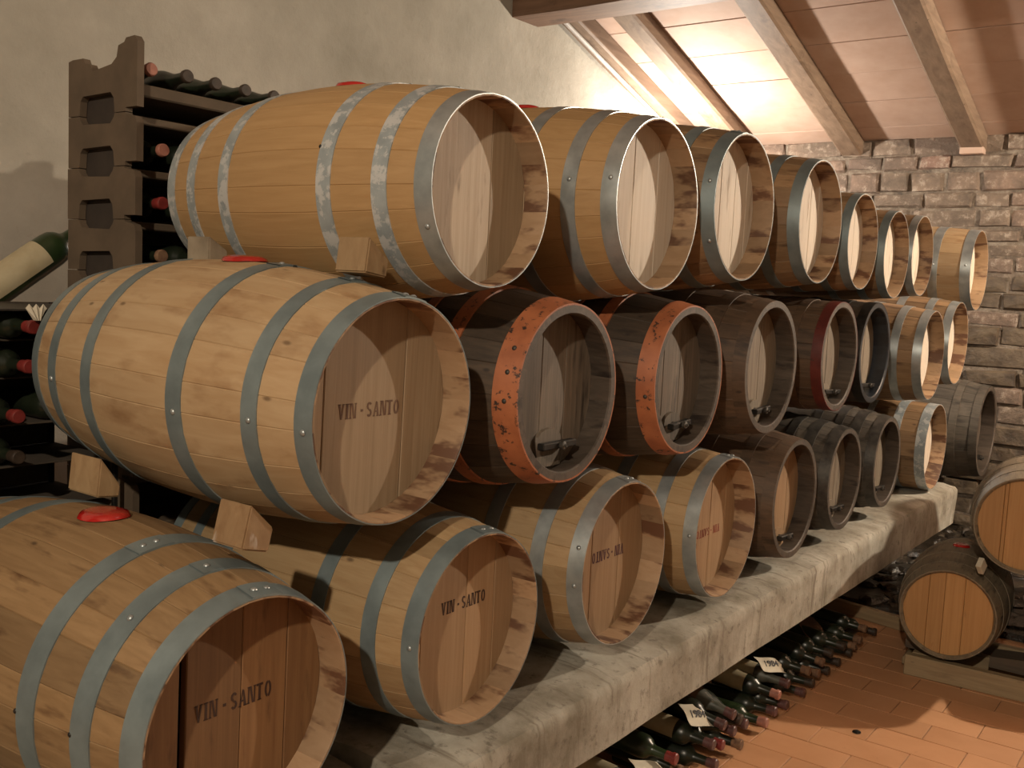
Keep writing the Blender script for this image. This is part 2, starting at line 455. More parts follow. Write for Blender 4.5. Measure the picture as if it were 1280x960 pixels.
# far wall of irregular old bricks
WF = structure(link('wall_far', None))
mb = MB(); mb.box((-2.6, 7.413, 0), (3.6, 7.7, H0 + 1.5)); mb.build('mortar_bed', [M['mortar']], WF)
random.seed(21)
brick_n = 0
z = .02; row = 0
while z < H0 + 1.15:
    h = random.uniform(.095, .155)
    x = -2.42 + random.uniform(-.1, .1)
    while x < 3.3:
        if x > 1.0: wd = random.uniform(.42, .6)
        else: wd = random.choice((random.uniform(.20, .30), random.uniform(.30, .46)))
        d = random.uniform(-.004, .022); g = random.uniform(.003, .011)
        b = .012
        X0, X1, Z0, Z1 = x + g, x + wd - g, z + g * .8, min(z + h - g * .6, H0 + 1.17)
        if X1 - X0 > .05 and Z1 - Z0 > .03:
            J = lambda a=.012: random.uniform(-a, a)
            cx, cz = (X0 + X1) / 2, (Z0 + Z1) / 2
            hw, hh = (X1 - X0) / 2, (Z1 - Z0) / 2
            back = [(-hw, .05, -hh), (hw, .05, -hh), (hw, .05, hh), (-hw, .05, hh)]
            mid = [(p[0] + J(), .012, p[2] + J()) for p in back]
            fr = [(p[0] * (1 - b / hw) + J(), -d + J(.004), p[2] * (1 - b / hh) + J(.004)) for p in back]
            c = [(J(hw * .4), -d - .004 + J(.005), J(hh * .3))]
            vs = back + mid + fr + c
            fs = [(i, (i + 1) % 4, 4 + (i + 1) % 4, 4 + i) for i in range(4)] + [(4 + i, 4 + (i + 1) % 4, 8 + (i + 1) % 4, 8 + i) for i in range(4)] + [(8 + i, 8 + (i + 1) % 4, 12) for i in range(4)]
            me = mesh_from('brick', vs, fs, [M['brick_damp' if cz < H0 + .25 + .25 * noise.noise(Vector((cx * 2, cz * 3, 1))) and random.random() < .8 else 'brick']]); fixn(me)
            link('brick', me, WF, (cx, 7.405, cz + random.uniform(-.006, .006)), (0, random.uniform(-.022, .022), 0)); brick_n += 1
        x += wd
    z += h; row += 1
print('bricks', brick_n)
mb = MB(); mb.box((6.3, -5.5, 0), (6.5, 7.7, 6.2)); structure(mb.build('wall_right', [M['plaster']]))
mb = MB(); mb.box((-2.6, -5.7, 0), (6.5, -5.5, 6.8)); structure(mb.build('wall_near', [M['plaster']]))

# ------------------------------------------------------------------ ceiling of terracotta planks on rafters
CE = structure(link('ceiling', None))
sl = math.atan(.3)
RW = .155; RH = .105
raf_x = [-2.34, -1.96, -1.16, -.335, .48, 1.29, 2.10, 2.91]
Lc = sqrt(9.9 ** 2 + (9.9 * .3) ** 2)
def on_ceiling(s, x):                    # s: distance along the slope from the far wall
    return (x, 7.4 - s * cos(sl), H0 + 1.161 + s * sin(sl))
rows = int(Lc / .385) + 1
slab = MB()
prev = -2.55
edges = [-2.55] + [x + .0 for x in raf_x] + [3.5]
mts = {}
far_stuff = MB()
for i in range(len(edges) - 1):
    a, b = edges[i], edges[i + 1]
    for r in range(rows):
        s0 = r * .385 - .20 + (.01 * math.sin(i * 7))
        s1 = s0 + .385
        if r < 10 and -2.5 < (a + b) / 2 < 3.3:
            key = round(b - a, 3)
            if key not in mts:
                t = MB(); t.bbox((-(b - a) / 2 + .001, -.190, 0), ((b - a) / 2 - .001, .190, .035), .002)
                o = t.build('ceiling_plank', [M['tavella']]); mts[key] = o.data; bpy.data.objects.remove(o)
            p = on_ceiling((s0 + s1) / 2, (a + b) / 2)
            link('ceiling_plank', mts[key], CE, (p[0], p[1], p[2] + random.uniform(0, .004)), (-sl + random.uniform(-.004, .004), 0, random.uniform(-.004, .004)))
        else:
            p = on_ceiling((s0 + s1) / 2, (a + b) / 2)
            far_stuff.box((-(b - a) / 2, -.189, 0), ((b - a) / 2, .189, .035), mat=Matrix.Translation(p) @ Matrix.Rotation(-sl, 4, 'X'))
o = far_stuff.build('ceiling_planks_overhead', [M['tavella']], CE); o['kind'] = 'stuff'
mb = MB(); mb.box((-3.2, -5.6, .037), (3.3, 5.6, .12), mat=Matrix.Translation(on_ceiling(5.2, .1)) @ Matrix.Rotation(-sl, 4, 'X'))
mb.build('roof_deck', [M['deck_hole_dark']], CE)
for x in raf_x:
    t = MB(); nseg = 8
    l0, l1 = -.28 if x > -.6 and x < 0 else -.30, 10.0
    vs = []; fs = []
    for k in range(nseg + 1):
        s = l0 + (l1 - l0) * k / nseg
        j1 = random.uniform(-.006, .006)
        p = on_ceiling(s, x)
        up = Vector((0, sin(sl), cos(sl)))
        for (dx, dz) in ((-RW / 2, 0), (RW / 2, 0), (RW / 2, -RH + .012), (RW / 2 - .014, -RH), (-RW / 2 + .014, -RH), (-RW / 2, -RH + .012)):
            q = Vector(p) + Vector((dx + j1, 0, 0)) + up * (dz + random.uniform(-.003, .003))
            vs.append(q)
    for k in range(nseg):
        for c in range(6):
            fs.append((k * 6 + c, k * 6 + (c + 1) % 6, (k + 1) * 6 + (c + 1) % 6, (k + 1) * 6 + c))
    fs += [tuple(range(6)), tuple(nseg * 6 + c for c in range(6))]
    me = mesh_from('rafter', vs, fs, [M['rafter']]); fixn(me)
    if x == -2.34:
        pass
    link('rafter', me, CE)
# small brick bearing pad under a rafter end
mb = MB(); mb.bbox((-.41, 7.33, H0 + 1.03), (-.26, 7.45, H0 + 1.075), .004); mb.build('bearing_pad', [M['tavella']], WF)
# cross beam
mb = MB()
BX = [-2.42 + 5.75 * k / 14 for k in range(15)]
vs = []; fs = []
for k, x in enumerate(BX):
    for (yy, zz) in ((4.87, 1.585), (5.13, 1.585), (5.14, 1.595), (5.14, 1.87), (4.86, 1.87), (4.86, 1.595)):
        vs.append((x, yy + random.uniform(-.005, .005), zz + H0 + random.uniform(-.004, .004)))
for k in range(14):
    for c in range(6): fs.append((k * 6 + c, k * 6 + (c + 1) % 6, (k + 1) * 6 + (c + 1) % 6, (k + 1) * 6 + c))
fs += [tuple(range(6)), tuple(14 * 6 + c for c in range(6))]
me = mesh_from('beam', vs, fs, [M['beam']]); fixn(me)
link('beam', me, CE)
# white conduit running down the wall and ceiling junction
p0, p1 = Vector(on_ceiling(-.1, -2.345)), Vector(on_ceiling(2.25, -2.345))
dz = Vector((0, 0, -.125))
me = lathe('trim_1', [(0, .014), ((p1 - p0).length, .014)], 10, [M['trim_white']])
o = link('trim_1', me, None, p0 + dz); o.rotation_euler = (p1 - p0).to_track_quat('X', 'Z').to_euler(); structure(o)

# ------------------------------------------------------------------ concrete shelf (long bed carrying the casks)
def concrete_bed(name, x0, x1, y0, y1, z0, z1, label, step=.035, seed=0, amp=.012, ch=.045, rise=0):
    ny_ = max(4, int((y1 - y0) / step))
    prof = []
    W = x1 - x0
    for k in range(7): prof.append((x0 + (W - ch * 1.6) * k / 6, z1 - .003))
    prof += [(x1 - ch * .8, z1 - .010), (x1 - ch * .2, z1 - ch * .35), (x1, z1 - ch * .8)]
    hh = z1 - ch * .8 - z0
    for k in range(1, 8): prof.append((x1, z1 - ch * .8 - hh * k / 7))
    prof += [(x0, z0)]
    n = len(prof); vs = []; fs = []
    for i in range(ny_ + 1):
        yy = y0 + (y1 - y0) * i / ny_
        for (px, pz) in prof:
            nn = noise.noise(Vector((px * 3 + seed, yy * 3, pz * 3)))
            n2 = noise.noise(Vector((px * 14 + seed, yy * 14, pz * 14)))
            ex = (amp * nn + amp * .3 * n2) if px > x0 + .01 else 0
            lift = rise * (1 - i / ny_) * (z1 - pz) / (z1 - z0)
            vs.append((px + ex * .8, yy + (amp * 2 * n2 if i in (0, ny_) else 0), pz + lift + (ex if pz > z0 + .01 else ex * .4)))
    for i in range(ny_):
        for c in range(n):
            fs.append((i * n + c, i * n + (c + 1) % n, (i + 1) * n + (c + 1) % n, (i + 1) * n + c))
    fs += [tuple(range(n)), tuple(ny_ * n + c for c in range(n))]
    me = mesh_from(name, vs, fs, [M['concrete']], None, True); fixn(me); me.set_sharp_from_angle(angle=radians(50))
    return thing(name, label, 'shelf', (0, 0, 0), me=me)
def shift(o, loc):                       # move an object's origin to loc, keeping its mesh in place
    o.data.transform(Matrix.Translation(-Vector(loc))); o.location = loc
ZS = H0 - 1.006
s1 = concrete_bed('concrete_shelf', -.98, .045, 1.47, 5.98, H0 - 1.225, ZS, 'long limewashed concrete shelf with streaked front edge carrying the lowest row of barrels', rise=.045)
shift(s1, (-.5, 3.7, H0 - 1.225))
s2 = concrete_bed('concrete_block', -.98, -.11, .35, 1.285, H0 - 1.262, H0 - 1.018, 'dark broken concrete slab under the big bottom barrel at the near end of the shelf', seed=9, amp=.02)
shift(s2, (-.6, .9, H0 - 1.262))
s3 = concrete_bed('concrete_chunk', -.98, -.02, 1.312, 1.445, H0 - 1.240, H0 - 1.012, 'cracked-off end piece of the concrete shelf left of the crack', seed=3, amp=.014, ch=.07)
shift(s3, (-.5, 1.38, H0 - 1.240))
for (ya, lab) in ((.45, 'concrete pier under the near end of the barrel shelf'), (3.2, 'concrete pier behind the bottles under the middle of the shelf'), (5.6, 'concrete pier under the far end of the barrel shelf')):
    mb = MB(); mb.bbox((-.2, -.1, 0), (.2, .1, H0 - 1.27 if ya < 1 else (H0 - 1.215 if ya < 4 else H0 - 1.232)), .01)
    o = mb.build('shelf_pier', [M['concrete']], None, loc=(-.70, ya, 0)); o['label'] = lab; o['category'] = 'pier'

# ------------------------------------------------------------------ barrels
R0 = .22                                  # rim radius of the unit barrel
CH = .070                                 # depth of the head below the rim
TH = .021
class Kind: pass
_cache = {}
def rad(x, L, k):                         # outer radius at distance x behind the front rim
    return R0 * (k - (k - 1) * (2 * x / L - 1) ** 2)
WID = [15.5, 13, 18]                      # stave widths (degrees)
PATTERN = [0, 2, 1, 0, 1, 2, 0, 0, 1, 2, 1, 0, 2, 1, 0, 2, 1, 2, 1, 0, 1, 2, 0]
def stave_mesh(wi, L, k, mats, thick, nst):
    key = ('st', wi, L, k, mats, thick, nst)
    if key in _cache: return _cache[key]
    tot = sum(WID[i] for i in PATTERN)
    a = radians(WID[wi] * 360 / tot) / 2
    e = .007
    xs = [0, .004, CH - .008, CH + .02] + [CH + .02 + (L - 2 * CH - .04) * t / nst for t in range(1, nst)] + [L - CH - .02, L - CH + .008, L - .004, L]
    vs = []; fs = []; mi = []
    for x in xs:
        r = rad(x, L, k)
        d = min(x, L - x)
        t = TH
        if d < .002: t = .0035 if not thick else .019
        elif d < .006: t = .006 if not thick else .023
        elif d < CH: t = .0165 if not thick else .026
        ri = r - t
        c = .0014
        for (ang, rr) in ((-a, r - c), (-a + e, r), (0, r), (a - e, r), (a, r - c), (a, ri), (0, ri), (-a, ri)):
            vs.append((L / 2 - x, rr * sin(ang), rr * cos(ang)))
    n = 8
    for i in range(len(xs) - 1):
        for c in range(n):
            fs.append((i * n + c, i * n + (c + 1) % n, (i + 1) * n + (c + 1) % n, (i + 1) * n + c))
            mi.append(1 if c in (5, 6) and (i < 4 or i > len(xs) - 5) else 0)
    fs += [tuple(range(n)), tuple((len(xs) - 1) * n + c for c in range(n))]; mi += [1, 1]
    me = mesh_from('stave', vs, fs, [M[x] for x in mats], mi, True); fixn(me); me.set_sharp_from_angle(angle=radians(24))
    _cache[key] = me
    return me
def hoop_mesh(f0, f1, L, k, mt, fat=.0026, near=True):
    key = ('hp', f0, f1, L, k, mt, fat)
    if key in _cache: return _cache[key]
    x0, x1 = f0 * L, f1 * L
    pts = [x0 + (x1 - x0) * t / 3 for t in range(4)]
    pr = [(L / 2 - x0, rad(x0, L, k) - .001)] + [(L / 2 - x, rad(x, L, k) + fat) for x in pts] + [(L / 2 - x1, rad(x1, L, k) - .001)]
    me = lathe('hoop', pr, 96 if near else 64, [M[mt]], close=False, sharp=40)
    _cache[key] = me
    return me
def rivet_mesh(mt, r=.0065):
    key = ('rv', mt, r)
    if key not in _cache:
        _cache[key] = lathe('rivet', [(0, r), (.0016, r * .9), (.0032, r * .55), (.0038, .0001)], 10, [M[mt]], axis='Z2', close=False)
    return _cache[key]
def head_board(y0, y1, R, x, th, mt, name='head_board'):
    g = .0006
    y0 += g; y1 -= g
    def z(yy): return sqrt(max(R * R - yy * yy, 1e-8))
    n = 7
    ys = [y0 + (y1 - y0) * t / n for t in range(n + 1)]
    out = [(yy, z(yy)) for yy in ys] + [(yy, -z(yy)) for yy in reversed(ys)]
    cx = (y0 + y1) / 2
    b = .0018
    vs = []
    m_ = len(out)
    for (yy, zz) in out: vs.append((x - th, yy, zz))
    for (yy, zz) in out: vs.append((x - b, yy, zz))
    for (yy, zz) in out:
        q = yy + (b if yy < cx else -b) if abs(yy - cx) > (y1 - y0) * .49 else yy
        vs.append((x, q, zz * .995))
    fs = []
    for l in (0, 1):
        for c in range(m_): fs.append((l * m_ + c, l * m_ + (c + 1) % m_, (l + 1) * m_ + (c + 1) % m_, (l + 1) * m_ + c))
    fs += [tuple(range(m_)), tuple(2 * m_ + c for c in range(m_))]
    me = mesh_from(name, vs, fs, [M[mt]]); fixn(me)
    return me

# stencil letters: strokes as quads on a 0..1 x 0..1.4 cell, with stencil breaks
def rect(x0, y0, x1, y1): return [(x0, y0), (x1, y0), (x1, y1), (x0, y1)]
def arcband(cx, cy, rx, ry, a0, a1, t, n=6):
    q = []
    for i in range(n):
        u, v = radians(a0 + (a1 - a0) * i / n), radians(a0 + (a1 - a0) * (i + 1) / n)
        q.append([(cx + rx * cos(u), cy + ry * sin(u)), (cx + rx * cos(v), cy + ry * sin(v)), (cx + (rx - t) * cos(v), cy + (ry - t * .8) * sin(v)), (cx + (rx - t) * cos(u), cy + (ry - t * .8) * sin(u))])
    return q
GL = {
 'V': [[(0, 1.4), (.30, 1.4), (.56, .12), (.42, 0)], [(.70, 1.4), (.90, 1.4), (.58, .0), (.50, .22)], rect(-.05, 1.32, .36, 1.4), rect(.62, 1.32, .98, 1.4)],
 'I': [rect(.10, 0, .40, 1.4), rect(0, 0, .5, .09), rect(0, 1.31, .5, 1.4)],
 'N': [rect(.02, 0, .18, 1.4), [(.22, 1.4), (.46, 1.4), (.82, 0), (.60, 0)], rect(.84, 0, 1.0, 1.4), rect(-.06, 0, .26, .08), rect(.76, 1.32, 1.08, 1.4), rect(-.06, 1.32, .2, 1.4)],
 '-': [rect(.12, .55, .48, .78)],
 'S': arcband(.45, 1.02, .42, .38, 30, 255, .24) + arcband(.45, .38, .42, .38, -150, 85, .24),
 'A': [[(0, 0), (.17, 0), (.46, 1.25), (.40, 1.4)], [(.46, 1.4), (.62, 1.32), (.98, 0), (.66, 0)], rect(.30, .40, .62, .52), rect(-.08, 0, .26, .08), rect(.58, 0, 1.06, .08)],
 'T': [rect(.30, 0, .60, 1.4), rect(0, 1.22, .27, 1.4), rect(.63, 1.22, .9, 1.4), rect(.18, 0, .72, .08)],
 'O': arcband(.46, .70, .46, .70, 100, 260, .26, 8) + arcband(.46, .70, .46, .70, -80, 80, .26, 8),
}
def stencil(text, h, width, mt, flip=False):
    adv = {'I': .70, '-': .60, ' ': .50}
    tw = sum(adv.get(c, 1.18) for c in text)
    u = width / tw; vv = h / 1.4
    vs = []; fs = []
    x = 0
    for c in text:
        for q in GL.get(c, []):
            k = len(vs)
            for (a, b) in q: vs.append(((x + a) * u - width / 2, b * vv - h / 2))
            fs.append((k, k + 1, k + 2, k + 3))
        x += adv.get(c, 1.18)
    s = -1 if flip else 1
    V = [(.0006, s * a, s * b) for a, b in vs]
    me = mesh_from('stencil_lettering', V, fs, [M[mt]])
    bm = bmesh.new(); bm.from_mesh(me)
    r = bmesh.ops.extrude_face_region(bm, geom=bm.faces[:])
    bmesh.ops.translate(bm, vec=(-.0007, 0, 0), verts=[g for g in r['geom'] if isinstance(g, bmesh.types.BMVert)])
    bmesh.ops.recalc_face_normals(bm, faces=bm.faces); bm.to_mesh(me); bm.free()
    return me

HOOPS = [(0, .046), (.120, .163), (.285, .330), (.668, .712), (.835, .878), (.954, 1)]
def barrel(label, Y, Z, r0, Lr=4.1, k=1.24, stave='stave_light', chime='chime_light', hoop='galv', hoops=HOOPS, head='head_light',
           thick=False, yaw=0, pitch=0, roll=None, X=0, near=False, boards=(-1, -.62, -.16, .32, .72, 1), bung=False, rivets=(), nails=(),
           hatch=None, text=None, slot=None, hoopmats=None, fat=.0020, group='wine barrels stacked on the concrete shelf', name='wine_barrel', headrot=0, boardmats=None, backhead=True):
    L = round(Lr * R0, 4)
    s = r0 / R0
    rot = Matrix.Rotation(radians(yaw), 4, 'Z') @ Matrix.Rotation(radians(pitch), 4, 'Y')
    off = rot @ (Vector((L / 2, 0, k * R0)) * s)
    E = Vector((X, Y, Z + H0)) - off
    e = thing(name, label, 'barrel', E, group)
    e.rotation_euler = rot.to_euler(); e.scale = (s, s, s)
    zc_ = k * R0
    if roll is None: roll = random.uniform(0, 360)
    tot = sum(WID[i] for i in PATTERN)
    a = radians(roll)
    nst = 12 if near else 8
    for i, wi in enumerate(PATTERN):
        w_ = radians(WID[wi] * 360 / tot)
        a += w_ / 2
        link('stave', stave_mesh(wi, L, k, (stave, chime), thick, nst), e, (0, 0, zc_), (-a, 0, 0))
        a += w_ / 2
    hps = []
    for i, (f0, f1) in enumerate(hoops):
        mt = hoopmats[i] if hoopmats else hoop
        h = link('hoop', hoop_mesh(f0, f1, L, k, mt, fat, near), e, (0, 0, zc_))
        hps.append((h, (f0 + f1) / 2, mt))
    # head boards (a little below the rim), the back head likewise
    Rh = rad(CH, L, k) - TH + .004
    for hi in (0, 1):
        for bi in range(len(boards) - 1):
            if hi and not backhead: continue
            me = head_board(boards[bi] * Rh * .9999, boards[bi + 1] * Rh * .9999 - (slot[1] if slot and slot[0] == bi and not hi else 0), Rh, 0, .016, boardmats[bi] if boardmats and not hi else head)
            o = link('head_board', me, e, ((L / 2 - CH) * (-1 if hi else 1), 0, zc_), (radians(headrot), 0, pi if hi else 0))
    for (hi, ang) in rivets:
        h, f, mt = hps[hi]
        aa = radians(ang); r = rad(f * L, L, k) + fat + (.0015 if near and abs(ang) < 30 else 0)
        o = link('rivet', rivet_mesh('iron_grey' if not mt.startswith('galv') else 'galv'), h, (L / 2 - f * L, r * sin(aa), r * cos(aa)), (-aa, 0, 0))
    if near:
        seen = {}
        for (hi, ang) in rivets: seen.setdefault(hi, []).append(ang)
        for hi, an in seen.items():
            h, f, mt = hps[hi]
            top_ = [q for q in an if abs(q) < 30]
            if not top_: continue
            f0, f1 = hoops[hi]
            key = ('ov', f0, f1, L, k, mt, min(top_), max(top_))
            if key not in _cache:
                x0, x1 = f0 * L + .0005, f1 * L - .0005
                _cache[key] = lathe('hoop_overlap', [(L / 2 - x0, rad(x0, L, k) + fat), (L / 2 - x0, rad(x0, L, k) + fat + .0017), (L / 2 - x1, rad(x1, L, k) + fat + .0017), (L / 2 - x1, rad(x1, L, k) + fat)], 8, [M[mt]], a0=radians(min(top_) - 5), a1=radians(max(top_) + 5), close=False)
            link('hoop_overlap', _cache[key], h)
    for (fx, ang) in nails:
        aa = radians(ang); r = rad(fx * L, L, k)
        o = link('hoop_nail', rivet_mesh('iron', .005), e, (L / 2 - fx * L, r * sin(aa), zc_ + r * cos(aa)), (-aa, 0, 0))
    if bung:
        bx = .5 * L; seg = 20
        R_ = .047 if bung == 1 else bung
        V = [(0, 0, 0)]; F = []
        for ri, (q, hz) in enumerate(((.35, .0115), (.7, .011), (.92, .008), (1.0, .001))):
            for t in range(seg):
                an = 2 * pi * t / seg
                w_ = R_ * q * (1 + .10 * noise.noise(Vector((cos(an) * 1.5, sin(an) * 1.5, r0 * 40))))
                xx, yy = w_ * cos(an), w_ * sin(an)
                V.append((xx, yy, hz - .9 * (yy * yy) / (2 * R0 * k) * 1.0 + (.0008 * random.random())))
        V[0] = (0, 0, .0125)
        for t in range(seg): F.append((0, 1 + t, 1 + (t + 1) % seg))
        for ri in range(3):
            for t in range(seg): F.append((1 + ri * seg + t, 1 + (ri + 1) * seg + t, 1 + (ri + 1) * seg + (t + 1) % seg, 1 + ri * seg + (t + 1) % seg))
        me = mesh_from('bung', V, F, [M['wax']], None, True); fixn(me)
        o = link('bung', me, e, (L / 2 - bx, 0, zc_ + k * R0 - .0005)); o['label'] = 'red wax sealed bung'
    if text:
        t, ty, tz, h_, w_, mt, fl, tr = text
        o = link('stencil_lettering', stencil(t, h_, w_, mt, fl), e, (L / 2 - CH + .0002, ty, zc_ + tz), (radians(tr), 0, 0))
        o['label'] = 'stencilled words VIN - SANTO'
    if hatch:
        hy, hz, hw, hh_, bl, tilt, kind = hatch
        hx = L / 2 - CH
        # arched door
        n = 8
        out = [(-hw / 2, 0), (hw / 2, 0)] + [(hw / 2 * cos(pi * i / n), hh_ - hw * .28 + hw * .28 * sin(pi * i / n)) for i in range(n + 1)]
        V = [(hx, hy + p, hz + q) for p, q in out] + [(hx + .009, hy + p * .95, hz + q * .98) for p, q in out]
        m_ = len(out)
        F = [(c, (c + 1) % m_, m_ + (c + 1) % m_, m_ + c) for c in range(m_)] + [tuple(range(m_)), tuple(m_ + c for c in range(m_))]
        me = mesh_from('hatch', V, F, [M[kind]]); fixn(me)
        ho = link('hatch', me, e, (0, 0, zc_)); ho['label'] = 'small arched hatch at the foot of the head'
        bb = MB(); bb.bbox((-.011, -bl / 2, -.009), (.011, bl / 2, .009), .003)
        b_ = bb.build('crossbar', [M['iron']], ho); b_.location = (hx + .034, hy, hz + hh_ * .60); b_.rotation_euler = (radians(tilt), 0, 0)
        me = lathe('bolt', [(0, .005), (.050, .005), (.050, .011), (.060, .011), (.062, .004), (.068, .003)], 10, [M['iron_grey']])
        link('bolt', me, ho, (hx - .004, hy, hz + hh_ * .60))
    return e

random.seed(11)
DK = dict(chime='chime_dark', thick=True)
SH = 'wine barrels stacked on the concrete shelf'
H_M1 = [(0, .040), (.130, .170), (.338, .385), (.672, .714), (.848, .890), (.962, 1)]
H_B1 = [(0, .048), (.118, .165), (.262, .312), (.668, .712), (.835, .878), (.954, 1)]
# top row (left to right in the photograph)
TB = []
TB.append(barrel('golden barrel with chalky white-blue hoops at the near end of the top row', 1.655, .190, .196, 4.3, 1.24, 'stave_gold', hoopmats=['galv', 'galv_white', 'galv_white', 'galv_white', 'galv_white', 'galv_white'],
    head='head_pale', near=True, bung=1, rivets=((0, 10), (0, 16), (1, 4), (2, 4), (0, -115)), nails=((.332, -72),), roll=3, boards=(-1, -.72, .34, .98, 1), boardmats=['head_light', 'head_pale', 'head_light', 'head_light']))
TB.append(barrel('second barrel of the top row, yellow wood with shiny hoops', 2.372, .229, .222, 4.1, 1.24, 'stave_gold', head='head_cream', near=True, bung=.04,
    rivets=((0, -78), (0, 6), (1, 4), (2, 4), (1, -80)), roll=40, boards=(-1, -.75, -.1, .5, 1)))
TB.append(barrel('third barrel of the top row, reddish brown with a blue-grey head hoop', 2.926, .271, .222, 4.1, 1.24, 'stave_brown', hoop='galv_blue', head='head_cream', rivets=((0, -10), (0, -75), (0, -120)), near=True))
TB.append(barrel('fourth barrel of the top row, brown wood against the brick wall below the long rafter', 3.603, .280, .219, 4.1, 1.20, 'stave_brown', hoop='galv_blue', head='head_cream'))
TB.append(barrel('fifth and narrower barrel of the top row, plain grey hoop, right of a larger one', 4.105, .240, .190, 4.1, 1.12, 'stave_brown', hoop='galv_blue', head='head_cream'))
TB.append(barrel('sixth barrel of the top row, small brown one between two similar small barrels', 4.591, .213, .190, 4.1, 1.12, 'stave_brown', hoop='galv_blue', head='head_cream'))
TB.append(barrel('seventh barrel of the top row, small brown one with a shiny rivet on its hoop', 5.023, .230, .188, 4.1, 1.12, 'stave_brown', hoop='galv', head='head_cream', rivets=((0, -85),)))
TB.append(barrel('last barrel of the top row, pale with dark stains, set apart near the brick wall', 6.278, .210, .228, 4.0, 1.13, 'stave_pale', hoop='galv', head='head_cream', rivets=((0, -85), (1, -85)), hoops=[(0, .060), (.19, .245), (.35, .39), (.61, .65), (.77, .81), (.95, 1)]))
# middle row
TB.append(barrel('large pale barrel nearest in the middle row with faded stencil VIN - SANTO', 1.387, -.250, .216, 4.3, 1.22, 'stave_pale', hoop='galv_blue', hoops=H_M1, head='head_light', near=True,
    bung=.05, rivets=((0, -96), (1, -94), (2, -96), (0, 6), (0, 12), (1, 0), (2, -2), (4, -95)), roll=12, pitch=1.4, boards=(-1, -.60, .42, 1), text=('VIN - SANTO', -.005, -.004, .030, .172, 'ink_faded', False, 0), nails=((.33, 0),)))
TB.append(barrel('black barrel with wide chipped orange head hoop, second in the middle row', 1.983, -.250, .210, 4.1, 1.24, 'stave_dark', hoop='orange', head='head_grey', near=True, fat=.004,
    hoops=[(0, .070), (.20, .245), (.33, .36), (.64, .67), (.75, .80), (.93, 1)], rivets=((0, -60), (0, -75), (0, -92)), boards=(-1, -.12, .38, 1), hatch=(.01, -.195, .115, .10, .15, 0, 'head_grey'), **DK))
TB.append(barrel('black barrel with plain orange head hoop, third in the middle row', 2.620, -.249, .211, 4.1, 1.24, 'stave_dark', hoop='orange', head='head_grey', near=True, fat=.004,
    hoops=[(0, .060), (.20, .24), (.33, .36), (.64, .67), (.75, .80), (.93, 1)], rivets=((0, -100),), boards=(-1, -.2, .3, 1), hatch=(.02, -.195, .11, .09, .12, 4, 'head_grey'), **DK))
TB.append(barrel('wide dark umber barrel without bright hoops, fourth in the middle row, thick grey rim', 3.235, -.236, .223, 4.1, 1.20, 'stave_umber', hoop='stave_umber', head='head_greyer', near=True, fat=.002,
    boards=(-1, -.35, .25, 1), hatch=(.02, -.20, .11, .085, .12, 3, 'head_greyer'), **DK))
TB.append(barrel('brown barrel with dark red painted head hoop in the middle row', 3.930, -.220, .213, 4.1, 1.06, 'stave_umber', hoopmats=['red_paint'] + ['stave_umber'] * 5, head='head_greyer', fat=.003,
    boards=(-1, -.4, .2, 1), hatch=(.03, -.20, .11, .085, .19, -3, 'head_greyer'), **DK))
TB.append(barrel('black barrel with blue-black rim beside the red hooped one in the middle row', 4.392, -.218, .214, 4.1, 1.06, 'stave_dark', chime='chime_blue', thick=True, hoop='iron', head='head_greyer', fat=.003,
    boards=(-1, -.3, .3, 1), hatch=(.03, -.20, .11, .085, .19, -3, 'head_greyer')))
TB.append(barrel('tan barrel with shining hoops, second from the far end of the middle row', 5.383, -.257, .226, 4.1, 1.17, 'stave_brown', hoop='galv', head='head_cream'))
TB.append(barrel('tan barrel at the far end of the middle row, partly hidden behind the dripping one', 5.920, -.205, .226, 4.1, 1.15, 'stave_brown', hoop='galv', head='head_cream'))
# bottom row
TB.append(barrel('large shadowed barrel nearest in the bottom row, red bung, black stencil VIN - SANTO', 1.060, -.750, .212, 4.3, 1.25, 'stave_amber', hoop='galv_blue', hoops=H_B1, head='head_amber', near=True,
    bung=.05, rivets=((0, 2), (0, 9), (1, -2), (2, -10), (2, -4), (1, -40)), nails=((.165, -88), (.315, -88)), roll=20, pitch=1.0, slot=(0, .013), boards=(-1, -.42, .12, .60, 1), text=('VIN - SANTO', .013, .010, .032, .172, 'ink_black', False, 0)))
TB.append(barrel('second barrel of the bottom row, blue-grey head hoop, black stencil VIN - SANTO', 1.681, -.749, .209, 4.1, 1.20, 'stave_light', hoop='galv_blue', head='head_tan', near=True,
    rivets=((0, 3), (0, 11), (0, -88)), boards=(-1, -.62, .12, .62, 1), text=('VIN - SANTO', .018, .042, .030, .165, 'ink_black', False, 0)))
TB.append(barrel('third barrel of the bottom row with silver hoops and upside-down purple stencil on its head', 2.305, -.728, .218, 4.1, 1.24, 'stave_light', hoop='galv', head='head_tan', near=True,
    rivets=((0, 3), (0, 10), (0, -95), (0, -70)), boards=(-1, -.70, -.30, .35, 1), text=('VIN - SANTO', .020, .008, .030, .170, 'ink_purple', True, 0)))
TB.append(barrel('fourth barrel of the bottom row, silver hoop and faint red stencil low on its head', 2.956, -.742, .225, 4.1, 1.14, 'stave_light', hoop='galv', head='head_tan', near=True,
    rivets=((0, 3), (0, 12), (0, -88)), boards=(-1, -.62, .1, .62, 1), text=('VIN - SANTO', .012, -.028, .026, .17, 'ink_red', True, 0)))
TB.append(barrel('dark barrel with orange-brown head and iron hatch bar, fifth in the bottom row', 3.555, -.735, .220, 4.1, 1.20, 'stave_umber', hoop='stave_umber', head='head_tan', near=True, fat=.0015,
    boards=(-1, -.3, .42, 1), hatch=(.02, -.20, .11, .075, .12, -3, 'head_tan'), **DK))
